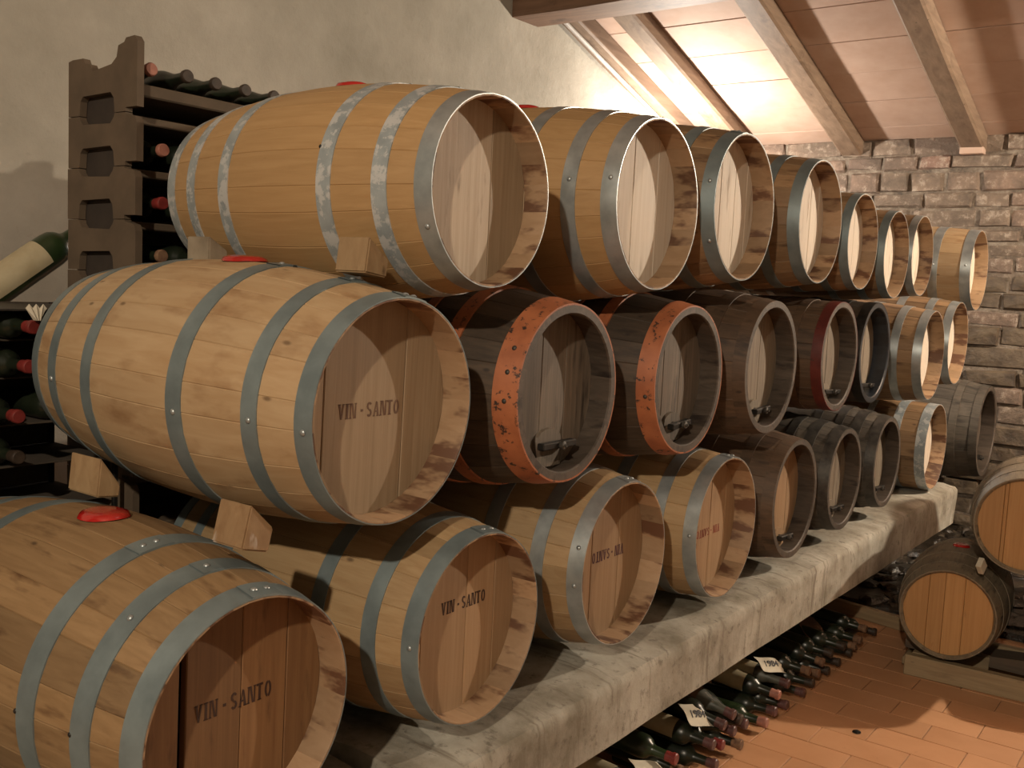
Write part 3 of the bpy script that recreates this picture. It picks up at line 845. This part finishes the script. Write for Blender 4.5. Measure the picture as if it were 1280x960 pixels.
TB.append(barrel('blackish barrel with hoops like ridges, sixth in the bottom row, grey head', 4.119, -.735, .209, 4.1, 1.22, 'stave_grey', hoop='iron_grey', head='head_greyer', fat=.004,
    hoops=[(0, .05), (.10, .15), (.20, .24), (.32, .36), (.64, .68), (.80, .84), (.95, 1)], boards=(-1, -.3, .3, 1), hatch=(.02, -.19, .10, .085, .16, -2, 'head_greyer'), **DK))
TB.append(barrel('blackish ridged barrel, seventh in the bottom row, right before the pale one', 4.721, -.734, .207, 4.1, 1.22, 'stave_grey', hoop='iron_grey', head='head_greyer', fat=.004,
    hoops=[(0, .05), (.10, .15), (.20, .24), (.32, .36), (.64, .68), (.80, .84), (.95, 1)], boards=(-1, -.3, .3, 1), hatch=(.02, -.19, .10, .085, .14, -2, 'head_greyer'), **DK))
TB.append(barrel('pale barrel with white blotched hoop at the far end of the concrete shelf', 5.620, -.757, .228, 4.0, 1.06, 'stave_brown', hoop='galv_white', head='head_cream', hoops=[(0, .055), (.15, .20), (.32, .36), (.64, .68), (.80, .85), (.945, 1)]))
TB.append(barrel('big weathered grey barrel beyond the end of the shelf, against the brick wall', 6.935, -.791, .288, 3.6, 1.17, 'stave_grey', hoop='stave_grey', head='head_grey', fat=.003,
    boards=(-1, -.3, .3, 1), hatch=(.03, -.19, .10, .085, .12, 0, 'head_greyer'), **DK))
# pallet barrels, heads towards the viewer
PG = 'small barrels on the pallet'
def pbarrel(label, x, y, z, r, yaw, **kw):
    return barrel(label, y, z, r, X=x, yaw=yaw, Lr=3.7, k=1.20, stave='stave_small', chime='stave_small', hoop='stave_small', head='head_honey', fat=.002, near=True,
        hoops=[(0, .07), (.14, .20), (.32, .38), (.62, .68), (.80, .86), (.93, 1)], group=PG, name='small_barrel', **kw)
CH_save = CH
CH = .022
_cache.clear()
pbarrel('small grey-brown barrel with amber head lying low on the pallet, red bung on top', .405, 4.29, -1.262, .184, -84, bung=.045, boards=(-1, -.45, -.1, .33, .98, 1), roll=9)
pbarrel('small barrel with amber head resting on top of the pallet barrels at the right edge', .665, 4.29, -.845, .190, -84, bung=.04, boards=(-1, -.5, -.42, .3, 1), roll=29)
pbarrel('small barrel low on the pallet, right beside the one in front, mostly outside the view', .905, 4.33, -1.262, .184, -84, boards=(-1, -.4, .3, 1), roll=49)
CH = CH_save

# upright cask added out of view, right of the pallet, to shadow the shelf front
UL, UR, UK = 1.50, .37, 1.18
up = thing('shadow_caster_barrel', 'added upright barrel out of view, casting the round shadow on the shelf front', 'barrel', (1.32, 5.50, 0))
def urad(z): return UR * (UK - (UK - 1) * (2 * z / UL - 1) ** 2)
nS = 24
V = []; F = []; zs = [UL * t / 10 for t in range(11)]
a_ = pi / nS
for z in zs:
    ro = urad(z)
    for (an, rr) in ((-a_, ro - .002), (-a_ + .02, ro), (a_ - .02, ro), (a_, ro - .002), (a_, ro - .024), (-a_, ro - .024)): V.append((rr * sin(an), rr * cos(an), z))
for i in range(10):
    for c in range(6): F.append((i * 6 + c, i * 6 + (c + 1) % 6, (i + 1) * 6 + (c + 1) % 6, (i + 1) * 6 + c))
F += [tuple(range(6)), tuple(60 + c for c in range(6))]
ust = mesh_from('stave', V, F, [M['stave_grey']]); fixn(ust)
for i in range(nS): link('stave', ust, up, None, (0, 0, 2 * pi * i / nS))
for z0, z1 in ((.0, .07), (.24, .30), (.50, .56), (1.02, 1.08), (1.22, 1.28), (1.43, 1.50)):
    me = lathe('hoop', [(z0, urad(z0) + .001), (z0, urad(z0) + .004), (z1, urad(z1) + .004), (z1, urad(z1) + .001)], 48, [M['iron_grey']], axis='Z', close=False)
    link('hoop', me, up)
me = lathe('barrel_top', [(UL - .07, .0001), (UL - .07, urad(UL - .07) - .022), (UL - .05, urad(UL - .05) - .022), (UL - .05, .0001)], 48, [M['head_grey']], axis='Z', close=False)
link('barrel_top', me, up)

# ------------------------------------------------------------------ wedges
def wedge(label, pts8, mt, loc):
    """8 points: bottom four, top four (relative)"""
    V = [Vector(p) for p in pts8]
    F = [(0, 1, 2, 3), (4, 5, 6, 7), (0, 1, 5, 4), (1, 2, 6, 5), (2, 3, 7, 6), (3, 0, 4, 7)]
    me = mesh_from('wooden_wedge', V, F, [M[mt]]); fixn(me)
    bm = bmesh.new(); bm.from_mesh(me)
    bmesh.ops.bevel(bm, geom=bm.edges[:], offset=.003, segments=2, affect='EDGES'); bm.to_mesh(me); bm.free()
    return thing('wooden_wedge', label, 'wedge', loc, 'wooden wedges between the barrels', me=me)
def wblock(label, c, sx, sy, sz, rx, mt, taper=.6, rz=0):
    v = [(-sx / 2, -sy / 2, 0), (sx / 2, -sy / 2, 0), (sx / 2, sy / 2, 0), (-sx / 2, sy / 2, 0),
         (-sx / 2, -sy / 2, sz), (sx / 2, -sy / 2, sz), (sx / 2, sy / 2, sz * taper), (-sx / 2, sy / 2, sz * taper)]
    R = Matrix.Rotation(radians(rz), 4, 'Z') @ Matrix.Rotation(radians(rx), 4, 'X')
    v = [R @ Vector(p) for p in v]
    return wedge(label, v, mt, (c[0], c[1], c[2] + H0))
wblock('square-cut wooden wedge jammed under the near top barrel, on the pale middle barrel', (-.125, 1.400, .006), .085, .06, .07, -8, 'wedge', .5)
wblock('wooden wedge with white chalky patches between the two near lower barrels', (-.098, 1.10, -.478), .085, .06, .078, -14, 'wedge_chalk', .55)
wblock('flat wooden wedge under the back end of the pale middle barrel, behind the red bung', (-.60, 1.125, -.468), .11, .05, .080, -6, 'wedge', .30)
wblock('greyish wedge under the back end of the near top barrel', (-.60, 1.395, .015), .08, .05, .06, 0, 'wedge_clear', .5)

# ------------------------------------------------------------------ pallet with blocks
pal = thing('pallet', 'pale pine pallet on the floor under the small barrels', 'pallet', (.9, 4.9, 0), None, (0, 0, radians(3)))
def pbox(name, lo, hi, mt='pallet', b=.004, parent=pal):
    mb = MB(); mb.bbox(lo, hi, b); return mb.build(name, [M[mt]], parent)
PTOP = H0 - 1.472
for yy in (-.56, -.30, -.10):
    pbox('stringer', (-.68, yy, .0), (.9, yy + .045, PTOP - .001 if yy < -.5 else PTOP - .022))
pbox('foot_board', (-.70, -.50, .022), (-.682, -.1, .055))
for xx in (-.66, -.06, .18, .60):
    pbox('deck_board', (xx, -.512, PTOP - .021), (xx + .12, -.055, PTOP))
def chock(label, x, y, sx, sy, sz, taper, flip=1, z0=None):
    z0 = PTOP if z0 is None else z0
    v = [(-sx / 2, -sy / 2, 0), (sx / 2, -sy / 2, 0), (sx / 2, sy / 2, 0), (-sx / 2, sy / 2, 0),
         (-sx / 2, -sy / 2, sz * (taper if flip > 0 else 1)), (sx / 2, -sy / 2, sz * (1 if flip > 0 else taper)), (sx / 2, sy / 2, sz * (1 if flip > 0 else taper)), (-sx / 2, sy / 2, sz * (taper if flip > 0 else 1))]
    me = mesh_from('wooden_chock', v, [(0, 1, 2, 3), (4, 5, 6, 7), (0, 1, 5, 4), (1, 2, 6, 5), (2, 3, 7, 6), (3, 0, 4, 7)], [M['pallet_dark']]); fixn(me)
    return thing('wooden_chock', label, 'chock', (x, y, z0), 'dark chocks on the pallet', me=me)
chock('dark wooden chock at the left corner of the pallet beside the low barrel', .262, 4.46, .07, .12, .055, .95, -1)
chock('dark wooden chock between the two low barrels on the pallet', .63, 4.46, .14, .12, .06, .75, 1)
chock('dark wooden chock at the hidden right end of the pallet', 1.14, 4.46, .08, .12, .06, .6, 1)

mb = MB(); mb.bbox((-.004, -.011, -.023), (.05, .011, .023), .002)
o = mb.build('wood_slip', [M['paper']]); o.location = (.508, 4.30, H0 - 1.022); o.rotation_euler = (0, radians(45), radians(80)); o['label'] = 'small pale slip of wood pinched between the two small barrels'; o['category'] = 'wedge'

# ------------------------------------------------------------------ rubble bed with timber edge beyond the pallet
edge = MB(); edge.bbox((-.5, -.02, 0), (.5, .02, .062), .004)
o = edge.build('timber_edging', [M['pallet']]); o.location = (-.37, 4.985, 0); o.rotation_euler = (0, 0, radians(-12)); o['label'] = 'pale timber board edging the bed of dark stones on the floor'; o['category'] = 'board'
rb = thing('rubble_bed', 'bed of glossy dark stones between the timber board and the brick wall', 'stones', (0, 6.1, 0))
random.seed(5)
mb = MB(); mb.box((-.40, -.98, .001), (.86, 1.28, .035)); mb.build('bedding', [M['rubble']], rb)
for i in range(150):
    for _ in range(30):
        x = random.uniform(-.33, .78); y = random.uniform(-.98, 1.2)
        if y + 6.1 > 5.13: break
    rx, ry, rz_ = random.uniform(.05, .10), random.uniform(.05, .11), random.uniform(.022, .05)
    V = []; n = 7
    for (q, h) in ((1, 0), (.95, .55), (.55, 1)):
        for t in range(n):
            a = 2 * pi * t / n + (q * .4)
            V.append((rx * q * cos(a) * random.uniform(.82, 1.15), ry * q * sin(a) * random.uniform(.82, 1.15), rz_ * h * random.uniform(.85, 1.1)))
    V.append((0, 0, rz_ * 1.02))
    F = [(l * n + c, l * n + (c + 1) % n, (l + 1) * n + (c + 1) % n, (l + 1) * n + c) for l in (0, 1) for c in range(n)] + [(2 * n + c, 2 * n + (c + 1) % n, 3 * n) for c in range(n)]
    me = mesh_from('stone', V, F, [M['rubble']]); fixn(me)
    link('stone', me, rb, (x, y, .03))
# ledge that carries the big grey barrel (mostly hidden behind the shelf)
o = concrete_bed('masonry_ledge', -1.35, -.42, 6.35, 7.38, 0, H0 - .791 - .288 * 1.17 - .006, 'rough masonry ledge beyond the shelf carrying the big grey barrel', seed=4, amp=.006, ch=.02)
shift(o, (-.9, 6.85, 0)); o['category'] = 'ledge'

# ------------------------------------------------------------------ bottles
def bottle_meshes(glass, R=.038, L=.30, burg=False):
    key = ('bt', glass, R, L, burg)
    if key in _cache: return _cache[key]
    if burg: pr = [(0, R * .7), (.004, R * .95), (.012, R), (L * .50, R), (L * .58, R * .93), (L * .66, R * .72), (L * .74, R * .5), (L * .80, R * .41), (L * .95, R * .37), (L * .955, R * .44), (L * .985, R * .44), (L * .99, R * .36)]
    else: pr = [(0, R * .7), (.004, R * .95), (.012, R), (L * .60, R), (L * .65, R * .95), (L * .69, R * .78), (L * .72, R * .52), (L * .75, R * .42), (L * .95, R * .37), (L * .955, R * .45), (L * .985, R * .45), (L * .99, R * .36)]
    body = lathe('glass_body', pr, 20, [M[glass]], sharp=50)
    _cache[key] = body
    return body
def cap_mesh(mt, R=.038, L=.30, long=True):
    key = ('cap', mt, R, L, long)
    if key not in _cache:
        l0 = .80 if long is True else (.885 if long == 2 else .94)
        _cache[key] = lathe('capsule', [(L * l0, R * .385), (L * l0, R * .43), (L * .948, R * .41), (L * .953, R * .49), (L * .99, R * .49), (L * 1.0, R * .42), (L * 1.0, .0001)], 16, [M[mt]], close=False, sharp=40)
    return _cache[key]
def label_mesh(mt, R=.038, f0=.12, f1=.50, L=.30, a0=-1.9, a1=1.9):
    key = ('lb', mt, R, f0, f1, L, a0)
    if key not in _cache:
        _cache[key] = lathe('bottle_label', [(L * f0, R + .0008), (L * f1, R + .0008)], 20, [M[mt]], a0=a0, a1=a1, close=False)
    return _cache[key]
def bottle(label, tip, direc, group, glass='glass', cap='cap_purple', lab=None, R=.038, L=.30, long=True, burg=False, roll=0, f=(.12, .55)):
    d = Vector(direc).normalized()
    p = Vector(tip) + Vector((0, 0, H0)) - d * L
    e = thing('wine_bottle', label, 'bottle', p, group)
    q = d.to_track_quat('X', 'Z')
    e.rotation_euler = (q.to_matrix() @ Matrix.Rotation(radians(roll), 3, 'X')).to_euler()
    link('glass_body', bottle_meshes(glass, R, L, burg), e)
    link('capsule', cap_mesh(cap, R, L, long), e)
    if lab: link('bottle_label', label_mesh(lab, R, f[0], f[1], L), e)
    return e

# bottles lying under the shelf, necks towards the aisle: (Y, Z, capsule, glass, label, words)
FZ = -H0
L0, L1, L2 = FZ + .0385, FZ + .103, FZ + .168
GB = 'bottles lying in the heap under the shelf'
UB = [
 (2.42, L0, 'cap_dark', 'glass', None, 'dark bottle on the floor at the near end of the heap, dark capsule'),
 (2.50, L1, 'cap_dark', 'glass_dusty', 'label', 'dusty bottle with cream label at the very near end of the heap'),
 (2.631, L2, 'cap_red', 'glass_green', None, 'green bottle with bright red capsule on top of the near end of the heap'),
 (2.694, L1, 'cap_cork', 'glass', None, 'bottle with tan cork end just below the red capped one'),
 (2.58, L0, 'cap_pink', 'glass_green', None, 'green floor bottle with pinkish wax below the tan cork'),
 (2.887, L1 + .02, 'cap_purple', 'glass', 'label', 'bottle with clean cream label and purple capsule behind the paper tag 1984'),
 (2.966, L1 - .01, 'cap_red', 'glass', None, 'bottle with dull red capsule in the middle of the near heap'),
 (2.80, L0, 'cap_pink', 'glass_green', None, 'green bottle on the floor with pale pink wax, near heap'),
 (2.933, L0, 'cap_purple', 'glass', None, 'floor bottle with purple capsule below the dull red one'),
 (2.983, L1 + .05, 'cap_purple', 'glass', None, 'bottle with mauve capsule resting high behind the tag'),
 (3.049, L2, 'cap_purple', 'glass_dusty', 'label_brown', 'dusty round-shouldered bottle with brown stained label on top of the heap'),
 (3.059, L1 + .005, 'cap_purple', 'glass_green', None, 'green bottle with violet capsule under the dusty round-shouldered one'),
 (3.128, L1 + .02, 'cap_dark', 'glass', None, 'dark bottle with brownish capsule right of the round-shouldered one'),
 (3.124, L0, 'cap_cork', 'glass', None, 'floor bottle with light cork end sticking out of the heap'),
 (3.160, L0 + .06, 'cap_purple', 'glass', None, 'bottle with dark violet tip beside the light cork end'),
 (3.352, L0, 'cap_pink', 'glass_green', None, 'green floor bottle with pink wax tip, foremost of the second cluster'),
 (3.447, L0 + .01, 'cap_purple', 'glass', None, 'second cluster bottle with brown tip next to the pink waxed one'),
 (3.470, L1, 'cap_pink', 'glass', 'label', 'bottle with big cream label and orange-pink tip under the second tag'),
 (3.542, L0 + .005, 'cap_purple', 'glass', None, 'lower bottle with violet tip right of the second tag'),
 (3.574, L1 + .01, 'cap_purple', 'glass_dusty', 'label', 'dusty bottle with cream label and mauve tip, farthest of the second cluster'),
 (3.716, L0, 'cap_purple', 'glass', None, 'first dim bottle past the gap, pinkish tip, on the floor'),
 (3.834, L0, 'cap_dark', 'glass', None, 'second dim bottle past the gap, on the floor'),
 (3.782, L1, 'cap_cork', 'glass', None, 'dim bottle with pale tip on top of the first pair past the gap'),
 (3.903, L0 + .02, 'cap_cork', 'glass', None, 'third dim bottle past the gap with pale tip'),
 (3.941, L1 - .01, 'cap_cork', 'glass', None, 'upper dim bottle with pale tip left of the brown card'),
 (4.009, L0, 'cap_dark', 'glass', None, 'fourth dim floor bottle past the gap'),
 (4.140, L0, 'cap_dark', 'glass', None, 'dim dark capped floor bottle below the brown card'),
 (4.040, L1, 'cap_dark', 'glass', None, 'dim dark bottle lying under the brown card'),
 (4.191, L1 - .01, 'cap_dark', 'glass', None, 'upper dim dark bottle right below the brown card'),
 (4.290, L0, 'cap_dark', 'glass', None, 'dim dark floor bottle before the last pale tips'),
 (4.360, L0 + .01, 'cap_cork', 'glass', None, 'pale tipped bottle, left of the close pair far down the row'),
 (4.425, L0 + .02, 'cap_cork', 'glass', None, 'pale tipped bottle, right of the close pair far down the row'),
 (4.522, L0 + .045, 'cap_cork', 'glass', None, 'pale tipped bottle second from the far end of the row'),
 (4.648, L0, 'cap_dark', 'glass', None, 'last bottle at the far end of the row, dark tip'),
]
random.seed(3)
UB = [list(u) for u in UB]
for it in range(60):                       # necks first: keep the tips clear of each other
    for i in range(len(UB)):
        for j in range(i):
            dy, dz_ = UB[i][0] - UB[j][0], UB[i][1] - UB[j][1]
            dd = max(1e-4, sqrt(dy * dy + dz_ * dz_))
            if dd < .041:
                q = (.041 - dd) / 2 / dd
                UB[i][0] += dy * q; UB[i][1] += dz_ * q; UB[j][0] -= dy * q; UB[j][1] -= dz_ * q
        UB[i][1] = min(max(UB[i][1], FZ + .022), -1.245)
BC = [[u[0], max(u[1], L0) + (.012 if u[1] > L1 - .02 else 0)] for u in UB]
for it in range(400):                      # then the bodies, .2 m behind
    for i in range(len(BC)):
        for j in range(i):
            dy, dz_ = BC[i][0] - BC[j][0], BC[i][1] - BC[j][1]
            dd = max(1e-4, sqrt(dy * dy + dz_ * dz_))
            if dd < .0785:
                q = (.0785 - dd) / 2 / dd
                BC[i][0] += dy * q; BC[i][1] += dz_ * q; BC[j][0] -= dy * q; BC[j][1] -= dz_ * q
        BC[i][0] += (UB[i][0] - BC[i][0]) * .01
        BC[i][1] = min(max(BC[i][1], L0), -1.27)
for n_, (yy, zz, cp, gl, lb, words) in enumerate(UB):
    bottle(words, (.03 + random.uniform(-.008, .008), yy, zz), (.2, yy - BC[n_][0], zz - BC[n_][1]), GB, gl, cp, lb, long=2, roll=random.uniform(-20, 20), burg='round-shouldered' in words or gl == 'glass_dusty', f=(.12, .56))

def paper_tag(label, c, sx, sy, rx, ry, rz, text=None, mt='paper', name='paper_tag'):
    n = 8; V = []; F = []
    for i in range(n + 1):
        for k in range(n + 1):
            u, v = i / n - .5, k / n - .5
            x, y = u * sx, v * sy
            if i == n and k < 4: x -= .006 * (k % 2)
            V.append((x, y, .004 * sin(u * 5) + .003 * sin(v * 7 + 1)))
    m_ = (n + 1) ** 2
    V += [(p[0], p[1], p[2] - .0007) for p in V]
    for i in range(n):
        for k in range(n):
            a = i * (n + 1) + k; f = (a, a + n + 1, a + n + 2, a + 1)
            F.append(f); F.append(tuple(m_ + q for q in reversed(f)))
    me = mesh_from(name, V, F, [M[mt]], None, True)
    o = thing(name, label, 'tag' if name == 'paper_tag' else 'card', (c[0], c[1], c[2] + H0), None, (radians(rx), radians(ry), radians(rz)), me=me)
    if text:
        cu = bpy.data.curves.new('writing', 'FONT'); cu.body = text; cu.size = sx * .30; cu.align_x = 'CENTER'; cu.align_y = 'CENTER'; cu.extrude = .0003; cu.offset = .0006; cu.shear = .2
        t = bpy.data.objects.new('writing_source', cu); COL.objects.link(t)
        dg = bpy.context.evaluated_depsgraph_get()
        me = bpy.data.meshes.new_from_object(t.evaluated_get(dg)); me.materials.clear(); me.materials.append(M['pen'])
        bpy.data.objects.remove(t)
        for v in me.vertices:
            u, w_ = v.co.x / sx, v.co.y / sy
            v.co.z += .004 * sin(u * 5) + .003 * sin(w_ * 7 + 1) + .0022
        q = link('handwriting', me, o); q['label'] = 'handwritten year 1984'
    return o
paper_tag('torn white paper tag reading 1984 on the nearer heap of bottles', (-.05, 2.93, -1.375), .125, .085, 35, 18, 78, '1984')
paper_tag('white paper tag reading 1984 on the second cluster of bottles', (-.05, 3.56, -1.385), .125, .075, 28, 15, 70, '1984')
paper_tag('crumpled white paper tag at the nearest end of the bottle heap', (-.02, 2.56, -1.415), .12, .08, 25, 20, 70)
paper_tag('brown card lying on the dim bottles far under the shelf', (-.13, 4.23, -1.43), .13, .15, 24, 14, 60, None, 'card_brown', 'brown_card')

# small debris on the floor
mb = MB()
V = []; n = 9
for (q, h) in ((1, 0), (.7, .006), (.2, .008)):
    for t in range(n):
        a = 2 * pi * t / n; V.append((.017 * q * cos(a) * random.uniform(.7, 1.3), .013 * q * sin(a) * random.uniform(.7, 1.3), h))
F = [(l * n + c, l * n + (c + 1) % n, (l + 1) * n + (c + 1) % n, (l + 1) * n + c) for l in (0, 1) for c in range(n)] + [tuple(2 * n + c for c in range(n))]
me = mesh_from('wax_crumb', V, F, [M['iron']]); fixn(me)
thing('wax_crumb', 'small dark crumb on the bright tiles', 'crumb', (.283, 3.59, .001), me=me)

# ------------------------------------------------------------------ clay bottle rack behind the barrels
RXc, RYc = -1.20, 1.50
rk = thing('bottle_rack', 'tall brown clay bottle rack with rounded holes, left of the nearest top barrel', 'rack', (RXc, 2.3, 0))
BH = .137                                  # height of a rack block
def rack_block(w_, h_, d, top='hole'):
    """block outline in XZ with half holes at top and bottom, extruded along Y"""
    hw = .166
    def half_hole(sign, z0, cx):
        hr = .050 if sign > 0 else .022
        pts = []
        x0, x1 = cx - hw / 2, cx + hw / 2
        pts += [(x0, z0), (x0 + .004, z0 + sign * (hr - .012)), (x0 + .016, z0 + sign * hr), (x1 - .02, z0 + sign * (hr + .003)), (x1 - .005, z0 + sign * (hr - .012)), (x1, z0)]
        return pts
    b = -w_ / 2; e_ = w_ / 2
    cx = -.022
    out = [(b, 0)] + half_hole(1, 0, cx) + [(e_ - .05, 0), (e_ - .05, .010), (e_, .010)]
    if top == 'hole':
        hh = half_hole(-1, h_, cx)
        out += [(e_, h_ - .028), (e_ - .008, h_ - .012), (e_ - .05, h_ - .004), (e_ - .05, h_)] + hh[::-1] + [(b, h_)]
    else:
        out += [(e_, .172), (e_ - .012, .186), (e_ - .05, .184), (e_ - .058, .174), (e_ - .085, .168), (e_ - .092, .140), (e_ - .115, .124), (e_ - .20, .113), (b + .115, .118), (b + .105, .132), (b + .08, .136), (b + .072, .150), (b + .02, .150), (b, .146)]
    n = len(out)
    V = [(p, -d / 2, q) for p, q in out] + [(p, d / 2, q) for p, q in out]
    F = [(c, (c + 1) % n, n + (c + 1) % n, n + c) for c in range(n)] + [tuple(range(n)), tuple(n + c for c in range(n))]
    me = mesh_from('rack_block', V, F, [M['rack']])
    bm = bmesh.new(); bm.from_mesh(me); bmesh.ops.triangulate(bm, faces=[f for f in bm.faces if len(f.verts) > 4]); bmesh.ops.recalc_face_normals(bm, faces=bm.faces); bm.to_mesh(me); bm.free()
    return me
blk = rack_block(.32, BH - .002, .020); blk_top = rack_block(.32, BH, .020, 'top')
Z0r = .398 + .0 - BH * 13                    # joint heights pass through the hole centres
zj = .397 + H0
nlev = int(zj / BH)
for i in range(nlev + 1):
    z = zj - BH * (i + 0)
    if z < 0: break
    me = blk_top if i == 0 else blk
    for jy, yy in enumerate((RYc + .010, RYc + 1.4)):
        if jy and i > 14: continue
        link('rack_block', me, rk, (random.uniform(-.002, .002), yy - 2.3, z), None)
mb = MB(); mb.box((-.15, RYc + .022 - 2.3, .02), (.09, RYc + .026 - 2.3, zj + .06)); mb.build('hole_shade_sheet', [M['deck_hole_dark']], rk)  # near-black sheet standing in for the shade inside the rack holes
# shelves running along the rack, with low ribs between the bottles
for i in range(0, nlev + 1):
    z = zj - BH * i + (.062 if i == 0 else -.012)
    if i > 9: continue
    if i == 0:
        mb = MB(); mb.bbox((-.15, RYc + .025 - 2.3, z - .02), (.13, 3.0 - 2.3, z + .012), .004); mb.build('rack_shelf', [M['rack']], rk)
        z2 = zj - .012
        mb = MB(); mb.bbox((-.15, RYc + .025 - 2.3, z2 - .012), (.10, 3.0 - 2.3, z2 + .008), .003); mb.build('rack_shelf', [M['rack']], rk)
    else:
        mb = MB(); mb.bbox((-.15, RYc + .025 - 2.3, z - .012), (.10, 3.0 - 2.3, z + .008), .003); mb.build('rack_shelf', [M['rack']], rk)
mb = MB(); mb.box((-.175, RYc + .06 - 2.3, .02), (-.165, 3.0 - 2.3, zj + .10)); mb.build('back_panel', [M['rack_dark']], rk)
GR = 'bottles lying on the top of the clay rack'
caps = ['cap_pink', 'cap_dark', 'cap_dark', 'cap_dark', 'cap_dark', 'cap_dark', 'cap_dark', 'cap_dark']
ordw = ['pink waxed bottle first on top of the clay rack', 'second bottle on top of the clay rack, dark tip', 'third bottle on top of the clay rack, dark tip', 'fourth bottle on top of the clay rack, dark tip',
        'fifth bottle on top of the clay rack, just above the barrel', 'bottle on the rack top hidden behind the near top barrel']
for i in range(6):
    bottle(ordw[i], (-1.06 + random.uniform(-.01, .01), 1.562 + .100 * i, zj - H0 + .062 + .012 + .042), (1, -.10, .05 if i else .12), GR, 'glass', caps[i], None, burg=True, R=.036, long=False)
GR2 = 'bottles inside the clay rack'
rb_ = [(0, 0, 'cap_pink', 'pale waxed bottle tip in the top opening of the rack, first'), (0, 1, 'cap_pink', 'pale waxed bottle tip in the top opening of the rack, beside the barrel'),
       (1, 0, 'cap_red', 'bottle with red capsule in the second opening of the rack'), (1, 1, 'cap_dark', 'dark bottle beside the red capped one, behind the barrel'),
       (2, 0, 'cap_cork', 'bottle with bare cork in the third opening of the rack'), (2, 1, 'cap_dark', 'dark bottle beside the bare cork, behind the barrel'),
       (3, 0, 'cap_dark', 'dark bottle in the fourth opening of the rack, above the pale barrel')]
for (lv, k_, cp, wd) in rb_:
    z = zj - H0 - BH * (lv + 1) - .004 + .040 + (.01)
    bottle(wd, (-1.03, 1.575 + .115 * k_, z), (1, -.06, .02), GR2, 'glass', cp, None, R=.035, long=2 if cp == 'cap_red' else False)

# lower rack at the far left with its own bottles
lr = thing('low_bottle_rack', 'low dark bottle rack left of the clay rack, metal shelf on top', 'rack', (-1.21, .98, 0))
mb = MB(); mb.bbox((-.19, -.60, H0 - .116), (.17, .49, H0 - .111), .001); mb.build('metal_shelf', [M['iron_grey']], lr)
for xx in (-.16, .15):
    for yy in (-.59, .47):
        mb = MB(); mb.bbox((xx, yy, 0), (xx + .012, yy + .012, H0 - .107), .001); mb.build('post', [M['iron']], lr)
for i in range(1, 9):
    z = H0 - (.190, .282, .397, .50, .61, .72, .83, .94)[i - 1] + .002
    mb = MB(); mb.bbox((-.17, -.59, z - .004), (.10, .49, z), .001); mb.build('shelf', [M['rack_dark']], lr)
mb = MB(); mb.box((-.176, -.6, .02), (-.171, .49, H0 - .108)); mb.build('back_panel', [M['rack_dark']], lr)
GL_ = 'bottles stacked in the low dark rack'
lows = [('red wax capped bottle highest in the low rack, below white paper', 1.168, -.129 - .005, 'cap_red'),
        ('orange-red capped bottle in the middle of the low rack', 1.158, -.225, 'cap_red'),
        ('bright red capped bottle lower in the low rack at the left edge', 1.132, -.340, 'cap_red'),
        ('dark bottle in the bottom visible row of the low rack', 1.15, -.455, 'cap_dark'),
        ('dusty dark bottle right of the highest red cap in the low rack', 1.285, -.15, 'cap_dark'),
        ('dark bottle right of the bright red cap in the low rack', 1.275, -.340, 'cap_dark'),
        ('dark bottle left of the highest red cap, at the left picture edge', 1.055, -.15, 'cap_dark')]
for i, (wd, yy, zz, cp) in enumerate(lows):
    lvl = 1 if zz > -.18 else (2 if zz > -.28 else (3 if zz > -.4 else 4))
    bottle(wd, (-.985 if cp == 'cap_red' else -1.02, yy + .038, (-.151, -.243, -.358, -.461)[lvl - 1]), (1, .0, 0), GL_, 'glass_dusty' if 'dusty' in wd else 'glass', cp, None, R=.034, long=2)
# white twisted paper
V = []; F = []
for i in range(7):
    a = -.5 + i / 6
    V += [(0.0, a * .05, .012 + .010 * (i % 2)), (.012 * (i % 2), a * .012, -.016)]
for i in range(6): F.append((2 * i, 2 * i + 2, 2 * i + 3, 2 * i + 1))
V2 = V + [(p[0] - .002, p[1], p[2]) for p in V]
F2 = F + [tuple(14 + q for q in reversed(f)) for f in F]
me = mesh_from('paper_twist', V2, F2, [M['paper']])
thing('paper_twist', 'scrap of white crumpled paper above the highest red cap in the low rack', 'paper', (-.975, 1.205, H0 - .118), me=me)
# leaning labelled bottle
d = Vector((.0, .80, .57))
e = bottle('dark green bottle with aged cream label leaning against the clay rack', (-1.46, 1.635, .128), d, 'bottles on the metal shelf', 'glass_green', 'cap_dark', 'label', R=.050, L=.40, roll=0, f=(.06, .52), long=False)
for i, (txt, ff) in enumerate((('. . . . .', .5), ('. . . .', .4))):
    pass
